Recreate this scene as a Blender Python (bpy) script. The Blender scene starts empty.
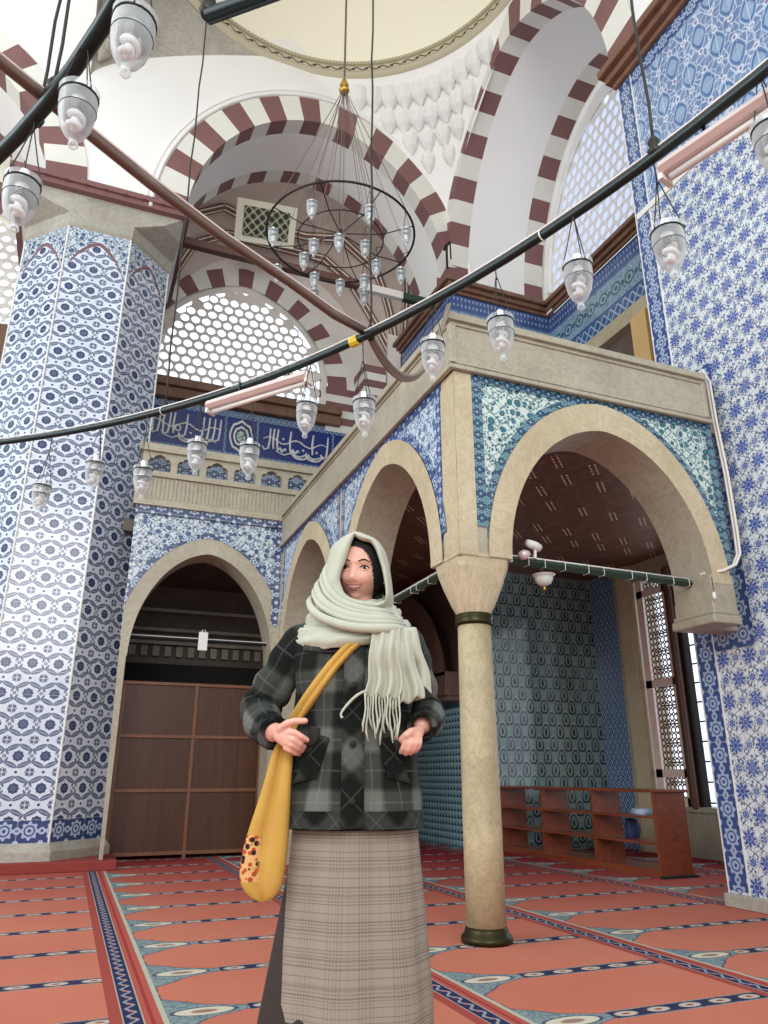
import bpy, bmesh, math, random
from mathutils import Vector, Matrix
random.seed(7)
SC = bpy.context.scene
COL = SC.collection
PI = math.pi

# ------------------------------------------------------------------ camera, world, lights, exposure
F_PX, CAM_H = 745.0, 0.95
PITCH = math.atan(263.0/745.0); YAW = math.radians(22)      # yaw from +Y towards +X
cd = bpy.data.cameras.new('camera'); cam = bpy.data.objects.new('camera', cd); COL.objects.link(cam)
cd.sensor_fit = 'VERTICAL'; cd.sensor_height = 36.0; cd.lens = 36.0*F_PX/1024.0; cd.clip_start = 0.05; cd.clip_end = 200
cam.location = (0, 0, CAM_H); cam.rotation_euler = (PI/2+PITCH, 0, -YAW)
SC.camera = cam
SC.view_settings.view_transform = 'Standard'; SC.view_settings.look = 'None'
SC.view_settings.gamma = 1.0; SC.view_settings.use_curve_mapping = False
SC.view_settings.exposure = 0.22

w = bpy.data.worlds.new('daylight'); SC.world = w; w.use_nodes = True
bg = w.node_tree.nodes['Background']; bg.inputs[0].default_value = (0.90, 0.96, 1.0, 1); bg.inputs[1].default_value = 1.0

def area(name, loc, target, size, power, color=(1,1,1)):
    l = bpy.data.lights.new(name, 'AREA'); l.energy = power; l.size = size[0]; l.shape = 'RECTANGLE'; l.size_y = size[1]; l.color = color
    o = bpy.data.objects.new(name, l); COL.objects.link(o); o.location = loc
    o.rotation_euler = (Vector(target)-Vector(loc)).to_track_quat('-Z', 'Y').to_euler()
    return o
# added soft area lights for shading, standing in for windows on the unseen sides
area('fill_light_front', (-2.5, -7.0, 6.5), (2.5, 7, 4.5), (7, 5), 640, (1, 0.985, 0.95))
area('fill_light_left', (-8.0, 3.0, 6.0), (3, 6, 4), (6, 5), 380, (0.92, 0.96, 1))

# ------------------------------------------------------------------ shader expression helper
class Sh:
    def __init__(s, name):
        s.m = bpy.data.materials.new(name); s.m.use_nodes = True
        s.nt = s.m.node_tree; s.nt.nodes.clear()
        s.out = s.nt.nodes.new('ShaderNodeOutputMaterial')
        s.b = s.nt.nodes.new('ShaderNodeBsdfPrincipled'); s.nt.links.new(s.b.outputs[0], s.out.inputs[0])
    def n(s, t): return s.nt.nodes.new(t)
    def set(s, sock, v):
        if isinstance(v, X): s.nt.links.new(v.s, sock)
        elif isinstance(v, (tuple, list)): sock.default_value = tuple(v)+((1,) if len(v) == 3 and len(sock.default_value) == 4 else ())
        else: sock.default_value = v
    def math(s, op, *a):
        nd = s.n('ShaderNodeMath'); nd.operation = op
        for i, v in enumerate(a): s.set(nd.inputs[i], v)
        return X(s, nd.outputs[0])
    def uv(s):
        nd = s.n('ShaderNodeUVMap'); nd.uv_map = 'uv'; sp = s.n('ShaderNodeSeparateXYZ'); s.nt.links.new(nd.outputs[0], sp.inputs[0])
        return X(s, sp.outputs[0]), X(s, sp.outputs[1])
    def obj(s):
        nd = s.n('ShaderNodeTexCoord'); sp = s.n('ShaderNodeSeparateXYZ'); s.nt.links.new(nd.outputs['Object'], sp.inputs[0])
        return X(s, sp.outputs[0]), X(s, sp.outputs[1]), X(s, sp.outputs[2])
    def vec(s, x, y, z=0.0):
        nd = s.n('ShaderNodeCombineXYZ')
        for i, v in enumerate((x, y, z)): s.set(nd.inputs[i], v)
        return X(s, nd.outputs[0])
    def noise(s, v, scale=1.0, detail=3.0, rough=0.5, dist=0.0):
        nd = s.n('ShaderNodeTexNoise'); s.nt.links.new(v.s, nd.inputs['Vector'])
        nd.inputs['Scale'].default_value = scale; nd.inputs['Detail'].default_value = detail
        nd.inputs['Roughness'].default_value = rough; nd.inputs['Distortion'].default_value = dist
        return X(s, nd.outputs[0])
    def voro(s, v, scale, feature='F1', rnd=1.0):
        nd = s.n('ShaderNodeTexVoronoi'); nd.feature = feature; s.nt.links.new(v.s, nd.inputs['Vector'])
        nd.inputs['Scale'].default_value = scale; nd.inputs['Randomness'].default_value = rnd
        return X(s, nd.outputs['Distance'])
    def mix(s, a, b, f):
        nd = s.n('ShaderNodeMix'); nd.data_type = 'RGBA'; nd.clamp_factor = True
        s.set(nd.inputs[0], f); s.set(nd.inputs[6], a); s.set(nd.inputs[7], b)
        return X(s, nd.outputs[2])
    def bump(s, h, strength=0.3, dist=0.01):
        nd = s.n('ShaderNodeBump'); nd.inputs['Strength'].default_value = strength; nd.inputs['Distance'].default_value = dist
        s.set(nd.inputs['Height'], h); s.nt.links.new(nd.outputs[0], s.b.inputs['Normal'])
    def done(s, col, rough=0.5, metal=0.0, spec=0.5, **k):
        s.set(s.b.inputs['Base Color'], col); s.set(s.b.inputs['Roughness'], rough); s.b.inputs['Metallic'].default_value = metal
        s.b.inputs['Specular IOR Level'].default_value = spec
        for kk, v in k.items(): s.set(s.b.inputs[kk.replace('_', ' ')], v)
        return s.m
class X:
    def __init__(s, sh, sock): s.sh, s.s = sh, sock
    def __add__(s, o): return s.sh.math('ADD', s, o)
    __radd__ = __add__
    def __sub__(s, o): return s.sh.math('SUBTRACT', s, o)
    def __rsub__(s, o): return s.sh.math('SUBTRACT', o, s)
    def __mul__(s, o): return s.sh.math('MULTIPLY', s, o)
    __rmul__ = __mul__
    def __truediv__(s, o): return s.sh.math('DIVIDE', s, o)
    def __abs__(s): return s.sh.math('ABSOLUTE', s)
    def fr(s): return s.sh.math('FRACT', s)
    def fl(s): return s.sh.math('FLOOR', s)
    def sin(s): return s.sh.math('SINE', s)
    def cos(s): return s.sh.math('COSINE', s)
    def lt(s, o): return s.sh.math('LESS_THAN', s, o)
    def gt(s, o): return s.sh.math('GREATER_THAN', s, o)
    def mx(s, o): return s.sh.math('MAXIMUM', s, o)
    def mn(s, o): return s.sh.math('MINIMUM', s, o)
    def sq(s): return s.sh.math('SQRT', s)
    def pw(s, o): return s.sh.math('POWER', s, o)
    def below(s, t, w=0.004):      # soft 1 where s < t
        return s.sh.math('MINIMUM', s.sh.math('MAXIMUM', (t-s)/w+0.5, 0.0), 1.0)
def ln(a, b): return (a*a+b*b).sq()
def at2(a, b): return a.sh.math('ARCTAN2', a, b)
def srgb(r, g, b):
    f = lambda c: (c/255/12.92) if c/255 <= 0.04045 else ((c/255+0.055)/1.055)**2.4
    return (f(r), f(g), f(b))

def plain(name, rgb, rough=0.5, metal=0.0, var=0.12, scale=6.0, spec=0.5, bumps=0.0):
    s = Sh(name); x, y, z = s.obj(); v = s.vec(x, y, z)
    c = srgb(*rgb); k = s.noise(v, scale, 4)
    col = s.mix(tuple(q*(1-var) for q in c), tuple(min(1, q*(1+var)) for q in c), k)
    if bumps: s.bump(s.noise(v, scale*6, 3), bumps, 0.004)
    return s.done(col, rough, metal, spec)
def stone(name, rgb, rgb2, vein, scale=1.2, rough=0.45, block=None):
    s = Sh(name); x, y, z = s.obj(); v = s.vec(x, y, z)
    n1 = s.noise(v, scale, 5, 0.6, 1.2); n2 = s.noise(v, scale*3.3, 6, 0.7, 2.0)
    col = s.mix(srgb(*rgb), srgb(*rgb2), (n1-0.35)*2.6)
    vn = abs(n2-0.5).below(0.02, 0.05)*0.35
    col = s.mix(col, srgb(*vein), vn)
    fine = s.noise(v, 38, 3)
    col = s.mix(col, srgb(*vein), (fine-0.5)*0.5)
    if block:
        bz = (abs((z/block).fr()-0.5)).gt(0.492)
        col = s.mix(col, srgb(*vein), bz*0.5)
    s.bump(fine, 0.12, 0.004)
    return s.done(col, rough)

# ---- tile patterns (uv in metres along the face)
def glaze(s, col, u, v, size=0.25, rough=0.2):
    g = (abs((u/size).fr()-0.5)).gt(0.49).mx((abs((v/size).fr()-0.5)).gt(0.49))
    tid = s.vec((u/size).fl(), (v/size).fl(), 0.0)
    wn = s.n('ShaderNodeTexWhiteNoise'); wn.noise_dimensions = '3D'; s.nt.links.new(tid.s, wn.inputs['Vector']); r = X(s, wn.outputs[0])
    col = s.mix(col, srgb(226, 228, 224), g*0.32)
    col = s.mix(col, srgb(70, 80, 110), r*0.10)
    s.bump(s.noise(s.vec(u, v), 3.0, 2)+r*0.15, 0.05, 0.02)
    return s.done(col, rough, Coat_Weight=0.25, Coat_Roughness=0.12)

def tile_lattice(name='tile_lattice'):
    s = Sh(name); u, v = s.uv(); U, V = 0.30, 0.385; u = u*1.12; v = v*1.18
    big = s.noise(s.vec(u, v), 1.6, 2)
    p = (u/U).fr()-0.5; q = (v/V).fr()-0.5; ax, ay = abs(p)*U, abs(q)*V
    bx, by = (U/2-ax), (V/2-ay)
    dA = ln(ax, ay*0.95); dB = ln(bx, by)
    th = at2(ax, ay)
    white = srgb(206, 215, 230); dk = s.mix(srgb(34, 44, 96), srgb(62, 76, 104), (big-0.35)*2.5); gr = s.mix(srgb(70, 82, 118), srgb(104, 116, 136), big)
    col = s.mix(white, srgb(220, 226, 236), s.noise(s.vec(u, v), 7, 2))
    # leaf pairs
    lx, ly = ax-0.070, ay-0.103
    c, sn = math.cos(math.radians(-28)), math.sin(math.radians(-28))
    ex = lx*c+ly*sn; ey = ly*c-lx*sn
    leaf = ln(ex/0.078, ey/0.030)
    col = s.mix(col, gr, leaf.below(1.0, 0.12))
    col = s.mix(col, white, abs(ey-(ex*58).sin()*0.0035).below(0.0022, 0.002)*leaf.below(0.8, 0.1))
    # second leaves toward the side dots
    l2x, l2y = ax-0.128, ay-0.052
    c2, s2 = math.cos(math.radians(62)), math.sin(math.radians(62))
    e2x = l2x*c2+l2y*s2; e2y = l2y*c2-l2x*s2
    col = s.mix(col, gr, ln(e2x/0.042, e2y/0.015).below(1.0, 0.2)*0.95)
    # rosettes
    rA = (th*8).cos()*0.004+0.060
    col = s.mix(col, dk, dA.below(rA, 0.004)); col = s.mix(col, gr, dA.below(0.026, 0.004)); col = s.mix(col, dk, dA.below(0.014, 0.004))
    rB = (at2(bx, by)*8).cos()*0.005+0.053
    col = s.mix(col, dk, dB.below(rB, 0.004)*0.9)
    col = s.mix(col, white, (bx.lt(0.0055).mx(by.lt(0.0055)))*dB.below(0.05, 0.002))
    col = s.mix(col, gr, abs(dB-0.03).below(0.004, 0.003)*0.9)
    dC = ln(bx, ay); dD = ln(ax, by)
    col = s.mix(col, dk, dC.below(0.021, 0.004)); col = s.mix(col, white, dC.below(0.008, 0.003))
    col = s.mix(col, dk, dD.below(0.017, 0.004))
    return glaze(s, col, u, v, U)

def tile_star(name='tile_star'):
    s = Sh(name); u, v = s.uv(); U, V = 0.27, 0.36; u = u*1.02; v = v*1.08
    p = (u/U).fr()-0.5; q = (v/V).fr()-0.5; ax, ay = abs(p)*U, abs(q)*V
    bx, by = U/2-ax, V/2-ay
    w1 = s.noise(s.vec(u, v), 9, 2)-0.5
    white = srgb(222, 228, 230); blue = s.mix(srgb(58, 72, 150), srgb(72, 98, 166), s.noise(s.vec(u, v), 5, 2)); line = srgb(78, 98, 130)
    col = white
    for k1, k2, ph in ((46.5, 34.9, 0.0), (46.5, 34.9, 1.57)):
        vi = abs((u*23.27+(v*k2+ph*2).sin()*1.3+ph).sin()); col = s.mix(col, line, vi.below(0.14, 0.08)*0.9)
        vi = abs((v*17.45+(u*k1+ph).sin()*1.2+ph).sin()); col = s.mix(col, line, vi.below(0.09, 0.07)*0.9)
    lf = s.voro(s.vec(u+w1*0.02, v*0.8), 30, 'F1', 0.9); col = s.mix(col, srgb(74, 96, 140), lf.below(0.34, 0.06)*0.9)
    blob = s.voro(s.vec(u, v), 24)
    col = s.mix(col, srgb(96, 168, 208), blob.below(0.2, 0.06)*(s.noise(s.vec(u, v), 4, 1).gt(0.52)))
    col = s.mix(col, srgb(92, 112, 140), blob.below(0.15, 0.08)*0.6)
    for dx, dy, n, R, am in ((ax, ay, 8, 0.056, 0.017), (bx, by, 8, 0.056, 0.017), (ax, by, 6, 0.030, 0.004), (bx, ay, 6, 0.028, 0.005)):
        d = ln(dx, dy); t = at2(dx, dy)
        rr = (t*n).cos()*am+R
        col = s.mix(col, white, d.below(rr+0.012, 0.005))
        col = s.mix(col, line, abs(d-(rr+0.011)).below(0.0025, 0.003))
        col = s.mix(col, blue, d.below(rr, 0.005))
        col = s.mix(col, srgb(150, 175, 215), abs(d-R*0.45).below(0.004, 0.004)*0.8)
        col = s.mix(col, srgb(120, 60, 110), d.below(R*0.14, 0.003)*0.6)
    return glaze(s, col, u, v, 0.27)

def tile_blue_panel(name='tile_blue_panel'):
    s = Sh(name); u, v = s.uv(); U, V = 0.36, 0.62
    w1 = s.noise(s.vec(u, v), 6, 2)-0.5
    p = (u/U).fr()-0.5; q = (v/V).fr()-0.5; ax, ay = abs(p)*U, abs(q)*V; bx, by = U/2-ax, V/2-ay
    col = s.mix(srgb(84, 108, 160), srgb(132, 156, 190), s.noise(s.vec(u, v), 3, 2))
    vr = s.voro(s.vec(u+w1*0.05, v), 12, 'DISTANCE_TO_EDGE')
    col = s.mix(col, srgb(196, 212, 228), vr.below(0.05, 0.04)*0.9)
    for dx, dy in ((ax, ay), (bx, by)):
        e = ln((dx+(dy-0.1)*0.25)/0.070, (dy+w1*0.05)/0.16)
        col = s.mix(col, srgb(190, 205, 225), e.below(1.12, 0.06)); col = s.mix(col, srgb(96, 132, 176), e.below(1.0, 0.08))
        col = s.mix(col, srgb(140, 168, 198), e.below(0.6, 0.1)); col = s.mix(col, srgb(64, 88, 146), abs(e-0.75).below(0.05, 0.08))
        e2 = ln(dx/0.03, (dy-0.19)/0.03)
        col = s.mix(col, srgb(205, 215, 228), e2.below(1.2, 0.2)); col = s.mix(col, srgb(130, 100, 140), e2.below(0.6, 0.2))
    grt = abs((u/U).fr()-0.5).gt(0.487)
    col = s.mix(col, srgb(205, 216, 226), grt*0.8)
    return glaze(s, col, u, v, 0.31)

def tile_floral(name, ground, dark, accent, scale=11.0):
    s = Sh(name); u, v = s.uv()
    w1 = s.noise(s.vec(u, v), 7, 2)-0.5; w2 = s.noise(s.vec(v, u, 3.0), 7, 2)-0.5
    vv = s.vec(u+w1*0.06, v+w2*0.06)
    col = s.mix(srgb(*ground), srgb(min(255, ground[0]+20), min(255, ground[1]+14), min(255, ground[2]+12)), s.noise(vv, 14, 2))
    k = scale*2.2
    for ph in (0.0, 1.6):
        vi = abs((u*k+(v*k*1.1+ph*2).sin()*1.5+ph).sin()); col = s.mix(col, srgb(*dark), vi.below(0.13, 0.09)*0.9)
        vi = abs((v*k*0.9+(u*k*0.8+ph).sin()*1.4+ph).sin()); col = s.mix(col, srgb(*dark), vi.below(0.11, 0.09)*0.8)
    f2 = s.voro(vv, scale*2.6); col = s.mix(col, srgb(*accent), f2.below(0.34, 0.06)); col = s.mix(col, srgb(*dark), f2.below(0.22, 0.06))
    f1 = s.voro(vv, scale*0.95, 'F1', 0.55); 
    col = s.mix(col, srgb(*ground), f1.below(0.40, 0.04)); col = s.mix(col, srgb(*dark), f1.below(0.34, 0.05)); col = s.mix(col, srgb(*accent), f1.below(0.25, 0.05)); col = s.mix(col, srgb(*dark), abs(f1-0.14).below(0.03, 0.03))
    return glaze(s, col, u, v, 0.25)

def tile_border(name, base, light, period=0.16):
    s = Sh(name); u, v = s.uv()
    p = abs((u/period).fr()-0.5)*period; q = abs((v/period).fr()-0.5)*period; h = period/2
    d = ln(p, q); t = at2(p, q); d2 = ln(h-p, h-q)
    col = srgb(*base)
    rr = (t*8).cos()*0.05*period+0.34*period
    col = s.mix(col, srgb(*light), d.below(rr, 0.005)); col = s.mix(col, srgb(*base), abs(d-0.20*period).below(0.03*period, 0.004)); col = s.mix(col, srgb(*base), d.below(0.07*period, 0.003))
    col = s.mix(col, srgb(*light), d2.below(0.12*period, 0.005))
    d3 = ln(h-p, q); col = s.mix(col, srgb(*light), d3.below(0.15*period, 0.005)); col = s.mix(col, srgb(*base), d3.below(0.06*period, 0.003))
    return glaze(s, col, u, v, period*2)

def tile_tulip(name='tile_tulip'):
    s = Sh(name); u, v = s.uv(); U, V = 0.235, 0.34
    tb = s.noise(s.vec(u, v), 1.2, 2)
    col = s.mix(srgb(108, 134, 132), srgb(150, 170, 164), tb)
    for o in (0.0, 0.5):
        x = abs((u/U+o).fr()-0.5)*U; y = ((v/V+o).fr()-0.5)*V
        e = ln(x/(y*(-0.18)+0.062), y/0.098)
        col = s.mix(col, srgb(28, 46, 60), abs(e-0.9).below(0.14, 0.06)); col = s.mix(col, srgb(168, 186, 178), abs(e-0.66).below(0.08, 0.06)*0.5)
        col = s.mix(col, srgb(26, 44, 60), ln(x/(y*(-0.12)+0.018), (y+0.004)/0.055).below(1.0, 0.2))
        col = s.mix(col, srgb(176, 192, 186), ln(x/0.012, (y-0.115)/0.014).below(1.0, 0.3)*0.8)
        col = s.mix(col, srgb(40, 62, 76), ln((x-0.05)/0.012, (y+0.085)/0.022).below(1.0, 0.3)*0.7)
    return glaze(s, col, u, v, 0.235, 0.09)

def tile_small(name='tile_small'):
    s = Sh(name); u, v = s.uv(); U = 0.092
    p = abs((u/U).fr()-0.5); q = (v/U).fr()-0.5
    col = s.mix(srgb(120, 172, 184), srgb(150, 190, 196), s.noise(s.vec(u, v), 5, 2))
    tri = (p*1.1+q).below(0.18, 0.08)*q.gt(-0.32)
    col = s.mix(col, srgb(30, 68, 84), tri*0.92); col = s.mix(col, srgb(190, 214, 214), q.gt(0.38)*0.7)
    return glaze(s, col, u, v, 0.184, 0.18)

def tile_diamond(name='tile_diamond', base=(36, 62, 116), light=(150, 178, 202), U=0.10):
    s = Sh(name); u, v = s.uv(); V = U*1.4
    a = ((u/U+v/V)).fr(); b = ((u/U-v/V)).fr()
    l = abs(a-0.5).below(0.10, 0.06).mx(abs(b-0.5).below(0.10, 0.06))
    d = ln(abs(a), abs(b)); c2 = ln(abs(a-0.5)-0.5, abs(b-0.5)-0.5)
    col = s.mix(srgb(*base), srgb(*light), l); col = s.mix(col, srgb(*light), c2.below(0.17, 0.08))
    return glaze(s, col, u, v, U*2)

def tile_frieze(name='tile_frieze'):     # v = height in metres
    s = Sh(name); u, v = s.uv()
    col = srgb(58, 84, 138)
    # fine bands top
    tb = abs((u/0.07).fr()-0.5)
    top = v.gt(8.02)
    col = s.mix(col, srgb(150, 176, 206), (tb.below(0.17, 0.1)*abs((v/0.12).fr()-0.5).below(0.2, 0.1))*top)
    mid = v.gt(7.55)*v.lt(7.98)
    U = 0.30; x = abs((u/U).fr()-0.5)*U; y = abs(v-7.76)
    d = ln(x, y); d2 = ln(U/2-x, y)
    cm = s.mix(srgb(146, 176, 190), srgb(84, 120, 150), s.voro(s.vec(u, v), 22, 'DISTANCE_TO_EDGE').below(0.06, 0.05))
    cm = s.mix(cm, srgb(50, 84, 110), d.below(0.105, 0.01)); cm = s.mix(cm, srgb(140, 176, 178), d.below(0.075, 0.01)); cm = s.mix(cm, srgb(44, 96, 110), d.below(0.04, 0.01))
    cm = s.mix(cm, srgb(50, 76, 120), d2.below(0.04, 0.01))
    col = s.mix(col, cm, mid)
    a = (u/0.16+v/0.2).fr(); b = (u/0.16-v/0.2).fr()
    l = abs(a-0.5).below(0.10, 0.06).mx(abs(b-0.5).below(0.10, 0.06))
    low = v.lt(7.5)
    col = s.mix(col, s.mix(srgb(62, 90, 142), srgb(160, 186, 208), l), low)
    return glaze(s, col, u, v, 0.25)

def mat_carpet():
    s = Sh('carpet_wool'); x, y, z = s.obj()
    wob = s.noise(s.vec(x, y), 5, 2)-0.5
    # sections between the dark guard stripes
    edges = [-4.0, -2.5, -1.04, 0.34, 1.70, 3.10, 4.80, 6.3, 7.8]
    lo = s.math('ADD', x*0, edges[0]); wd = s.math('ADD', x*0, edges[1]-edges[0])
    for i in range(1, len(edges)-1):
        g = x.gt(edges[i]); lo = lo+g*(edges[i]-edges[i-1]); wd = wd+g*((edges[i+1]-edges[i])-(edges[i]-edges[i-1]))
    X0 = x-lo; R = wd-X0                       # metres from the stripe at the left / to the one at the right
    PY = 0.695; q = ((y-3.68)/PY).fr(); qy = abs(abs(q-0.5)-0.5)*PY    # distance to nearest divider
    fine = s.noise(s.vec(x, y), 90, 2); big = s.noise(s.vec(x, y), 1.1, 3)
    orange = s.mix(srgb(188, 106, 84), srgb(204, 130, 106), big); orange = s.mix(orange, srgb(166, 82, 72), (fine-0.45)*1.2)
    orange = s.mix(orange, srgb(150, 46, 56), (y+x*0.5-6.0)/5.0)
    teal = s.mix(srgb(112, 134, 138), srgb(146, 160, 158), s.noise(s.vec(x, y), 16, 2))
    vn = s.voro(s.vec(x, y), 26, 'DISTANCE_TO_EDGE'); teal = s.mix(teal, srgb(70, 88, 104), vn.below(0.07, 0.05)*0.6)
    # niche (orange field) outline on the left side
    edge = 0.16+0.34*0+((qy/0.347)*-1+1).pw(2.2)*0.42+(qy*46).sin()*0.012
    fld = (edge-X0+0.0).below(0.0, 0.008)
    col = s.mix(teal, orange, fld)
    col = s.mix(col, srgb(60, 72, 96), abs(X0-edge).below(0.008, 0.004)*X0.gt(0.13)*0.8)
    # divider band
    band = qy.below(0.052, 0.004)*X0.gt(0.52)
    dark = srgb(48, 50, 78); cell = (x/0.17).fr()-0.5
    bcol = s.mix(dark, srgb(190, 176, 160), ln(cell*0.17/0.055, qy/0.030).below(1.0, 0.2))
    bcol = s.mix(bcol, srgb(150, 70, 70), ln(cell*0.17/0.02, qy/0.010).below(1.0, 0.3))
    bcol = s.mix(bcol, teal, qy.gt(0.042))
    col = s.mix(col, bcol, band)
    # cream medallion
    m = ln((X0-0.33)/0.125, qy/0.052)
    col = s.mix(col, srgb(64, 76, 100), m.below(1.15, 0.05)); col = s.mix(col, srgb(206, 198, 176), m.below(1.0, 0.08)); col = s.mix(col, srgb(150, 120, 110), m.below(0.45, 0.1))
    # right end plain red strip, left guard stripes
    col = s.mix(col, srgb(160, 74, 64), R.lt(0.05))
    ss = X0
    blk = ss.lt(0.085)
    zz = abs((y/0.11).fr()-0.5)
    gc = s.mix(srgb(42, 46, 82), srgb(150, 152, 160), abs(ss-0.042-(y*57).sin()*0.016).below(0.008, 0.006))
    gc = s.mix(gc, srgb(180, 120, 110), ln(zz*0.11, ss-0.042).below(0.012, 0.004))
    gc = s.mix(gc, srgb(168, 160, 150), abs(ss-0.042).gt(0.036))
    rd = s.mix(srgb(176, 86, 74), srgb(150, 58, 56), abs(ss-0.115).below(0.008, 0.004))
    col = s.mix(col, rd, ss.lt(0.16)*(1-blk)); col = s.mix(col, srgb(178, 178, 160), ss.lt(0.175)*ss.gt(0.152))
    col = s.mix(col, gc, blk)
    s.bump(fine, 0.3, 0.004)
    return s.done(col, 0.9, spec=0.15)

def mat_wood(name, c1, c2, rough=0.35, axis=2):
    s = Sh(name); x, y, z = s.obj()
    a = [x*9.0, y*9.0, z*9.0]; a[axis] = a[axis]*0.08
    n = s.noise(s.vec(*a), 2.2, 5, 0.6, 0.8)
    col = s.mix(srgb(*c1), srgb(*c2), (n-0.3)*2)
    return s.done(col, rough)
def mat_ceiling():
    s = Sh('painted_wood_ceiling'); x, y, z = s.obj()
    n = s.noise(s.vec(x*4, y*1.0), 1.5, 4); col = s.mix(srgb(84, 54, 42), srgb(128, 84, 64), n)
    w1 = s.noise(s.vec(x, y), 3, 2)-0.5
    ed = s.voro(s.vec(x+w1*0.1, y, 0.0), 5, 'DISTANCE_TO_EDGE'); col = s.mix(col, srgb(150, 110, 76), ed.below(0.05, 0.04)*0.3)
    a = (x+y)*0.7071; c = (x-y)*0.7071; U, V = 0.30, 0.52
    cl = (c/U).fl(); p = ((c/U).fr()-0.5)*U; q = ((a/V+cl*0.37).fr()-0.5)
    tick = abs(abs(p)-0.026).below(0.007, 0.006)*abs(q).lt(0.30)*((a*13).fr()).gt(0.35)
    tick = tick*((cl*0.618+(a/V+cl*0.37).fl()*0.37).fr().gt(0.35))
    col = s.mix(col, srgb(235, 222, 196), tick)
    return s.done(col, 0.4)
def emit(name, rgb, strength):
    m = bpy.data.materials.new(name); m.use_nodes = True; nt = m.node_tree; nt.nodes.clear()
    o = nt.nodes.new('ShaderNodeOutputMaterial'); e = nt.nodes.new('ShaderNodeEmission'); e.inputs[0].default_value = (*rgb, 1); e.inputs[1].default_value = strength
    nt.links.new(e.outputs[0], o.inputs[0]); return m
def mat_glass(name, tint=(0.95, 0.97, 0.97), clear=0.84, rough=0.05):
    m = bpy.data.materials.new(name); m.use_nodes = True; nt = m.node_tree; nt.nodes.clear()
    o = nt.nodes.new('ShaderNodeOutputMaterial'); t = nt.nodes.new('ShaderNodeBsdfTransparent'); t.inputs[0].default_value = (*tint, 1)
    g = nt.nodes.new('ShaderNodeBsdfPrincipled'); g.inputs['Base Color'].default_value = (0.80, 0.84, 0.85, 1); g.inputs['Roughness'].default_value = rough
    lw = nt.nodes.new('ShaderNodeLayerWeight'); lw.inputs[0].default_value = 0.45
    mp = nt.nodes.new('ShaderNodeMapRange'); mp.inputs[1].default_value = 0.0; mp.inputs[2].default_value = 1.0; mp.inputs[3].default_value = 1-clear; mp.inputs[4].default_value = 0.95
    nt.links.new(lw.outputs['Facing'], mp.inputs[0]); mx = nt.nodes.new('ShaderNodeMixShader')
    nt.links.new(mp.outputs[0], mx.inputs[0]); nt.links.new(t.outputs[0], mx.inputs[1]); nt.links.new(g.outputs[0], mx.inputs[2]); nt.links.new(mx.outputs[0], o.inputs[0])
    return m

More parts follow.
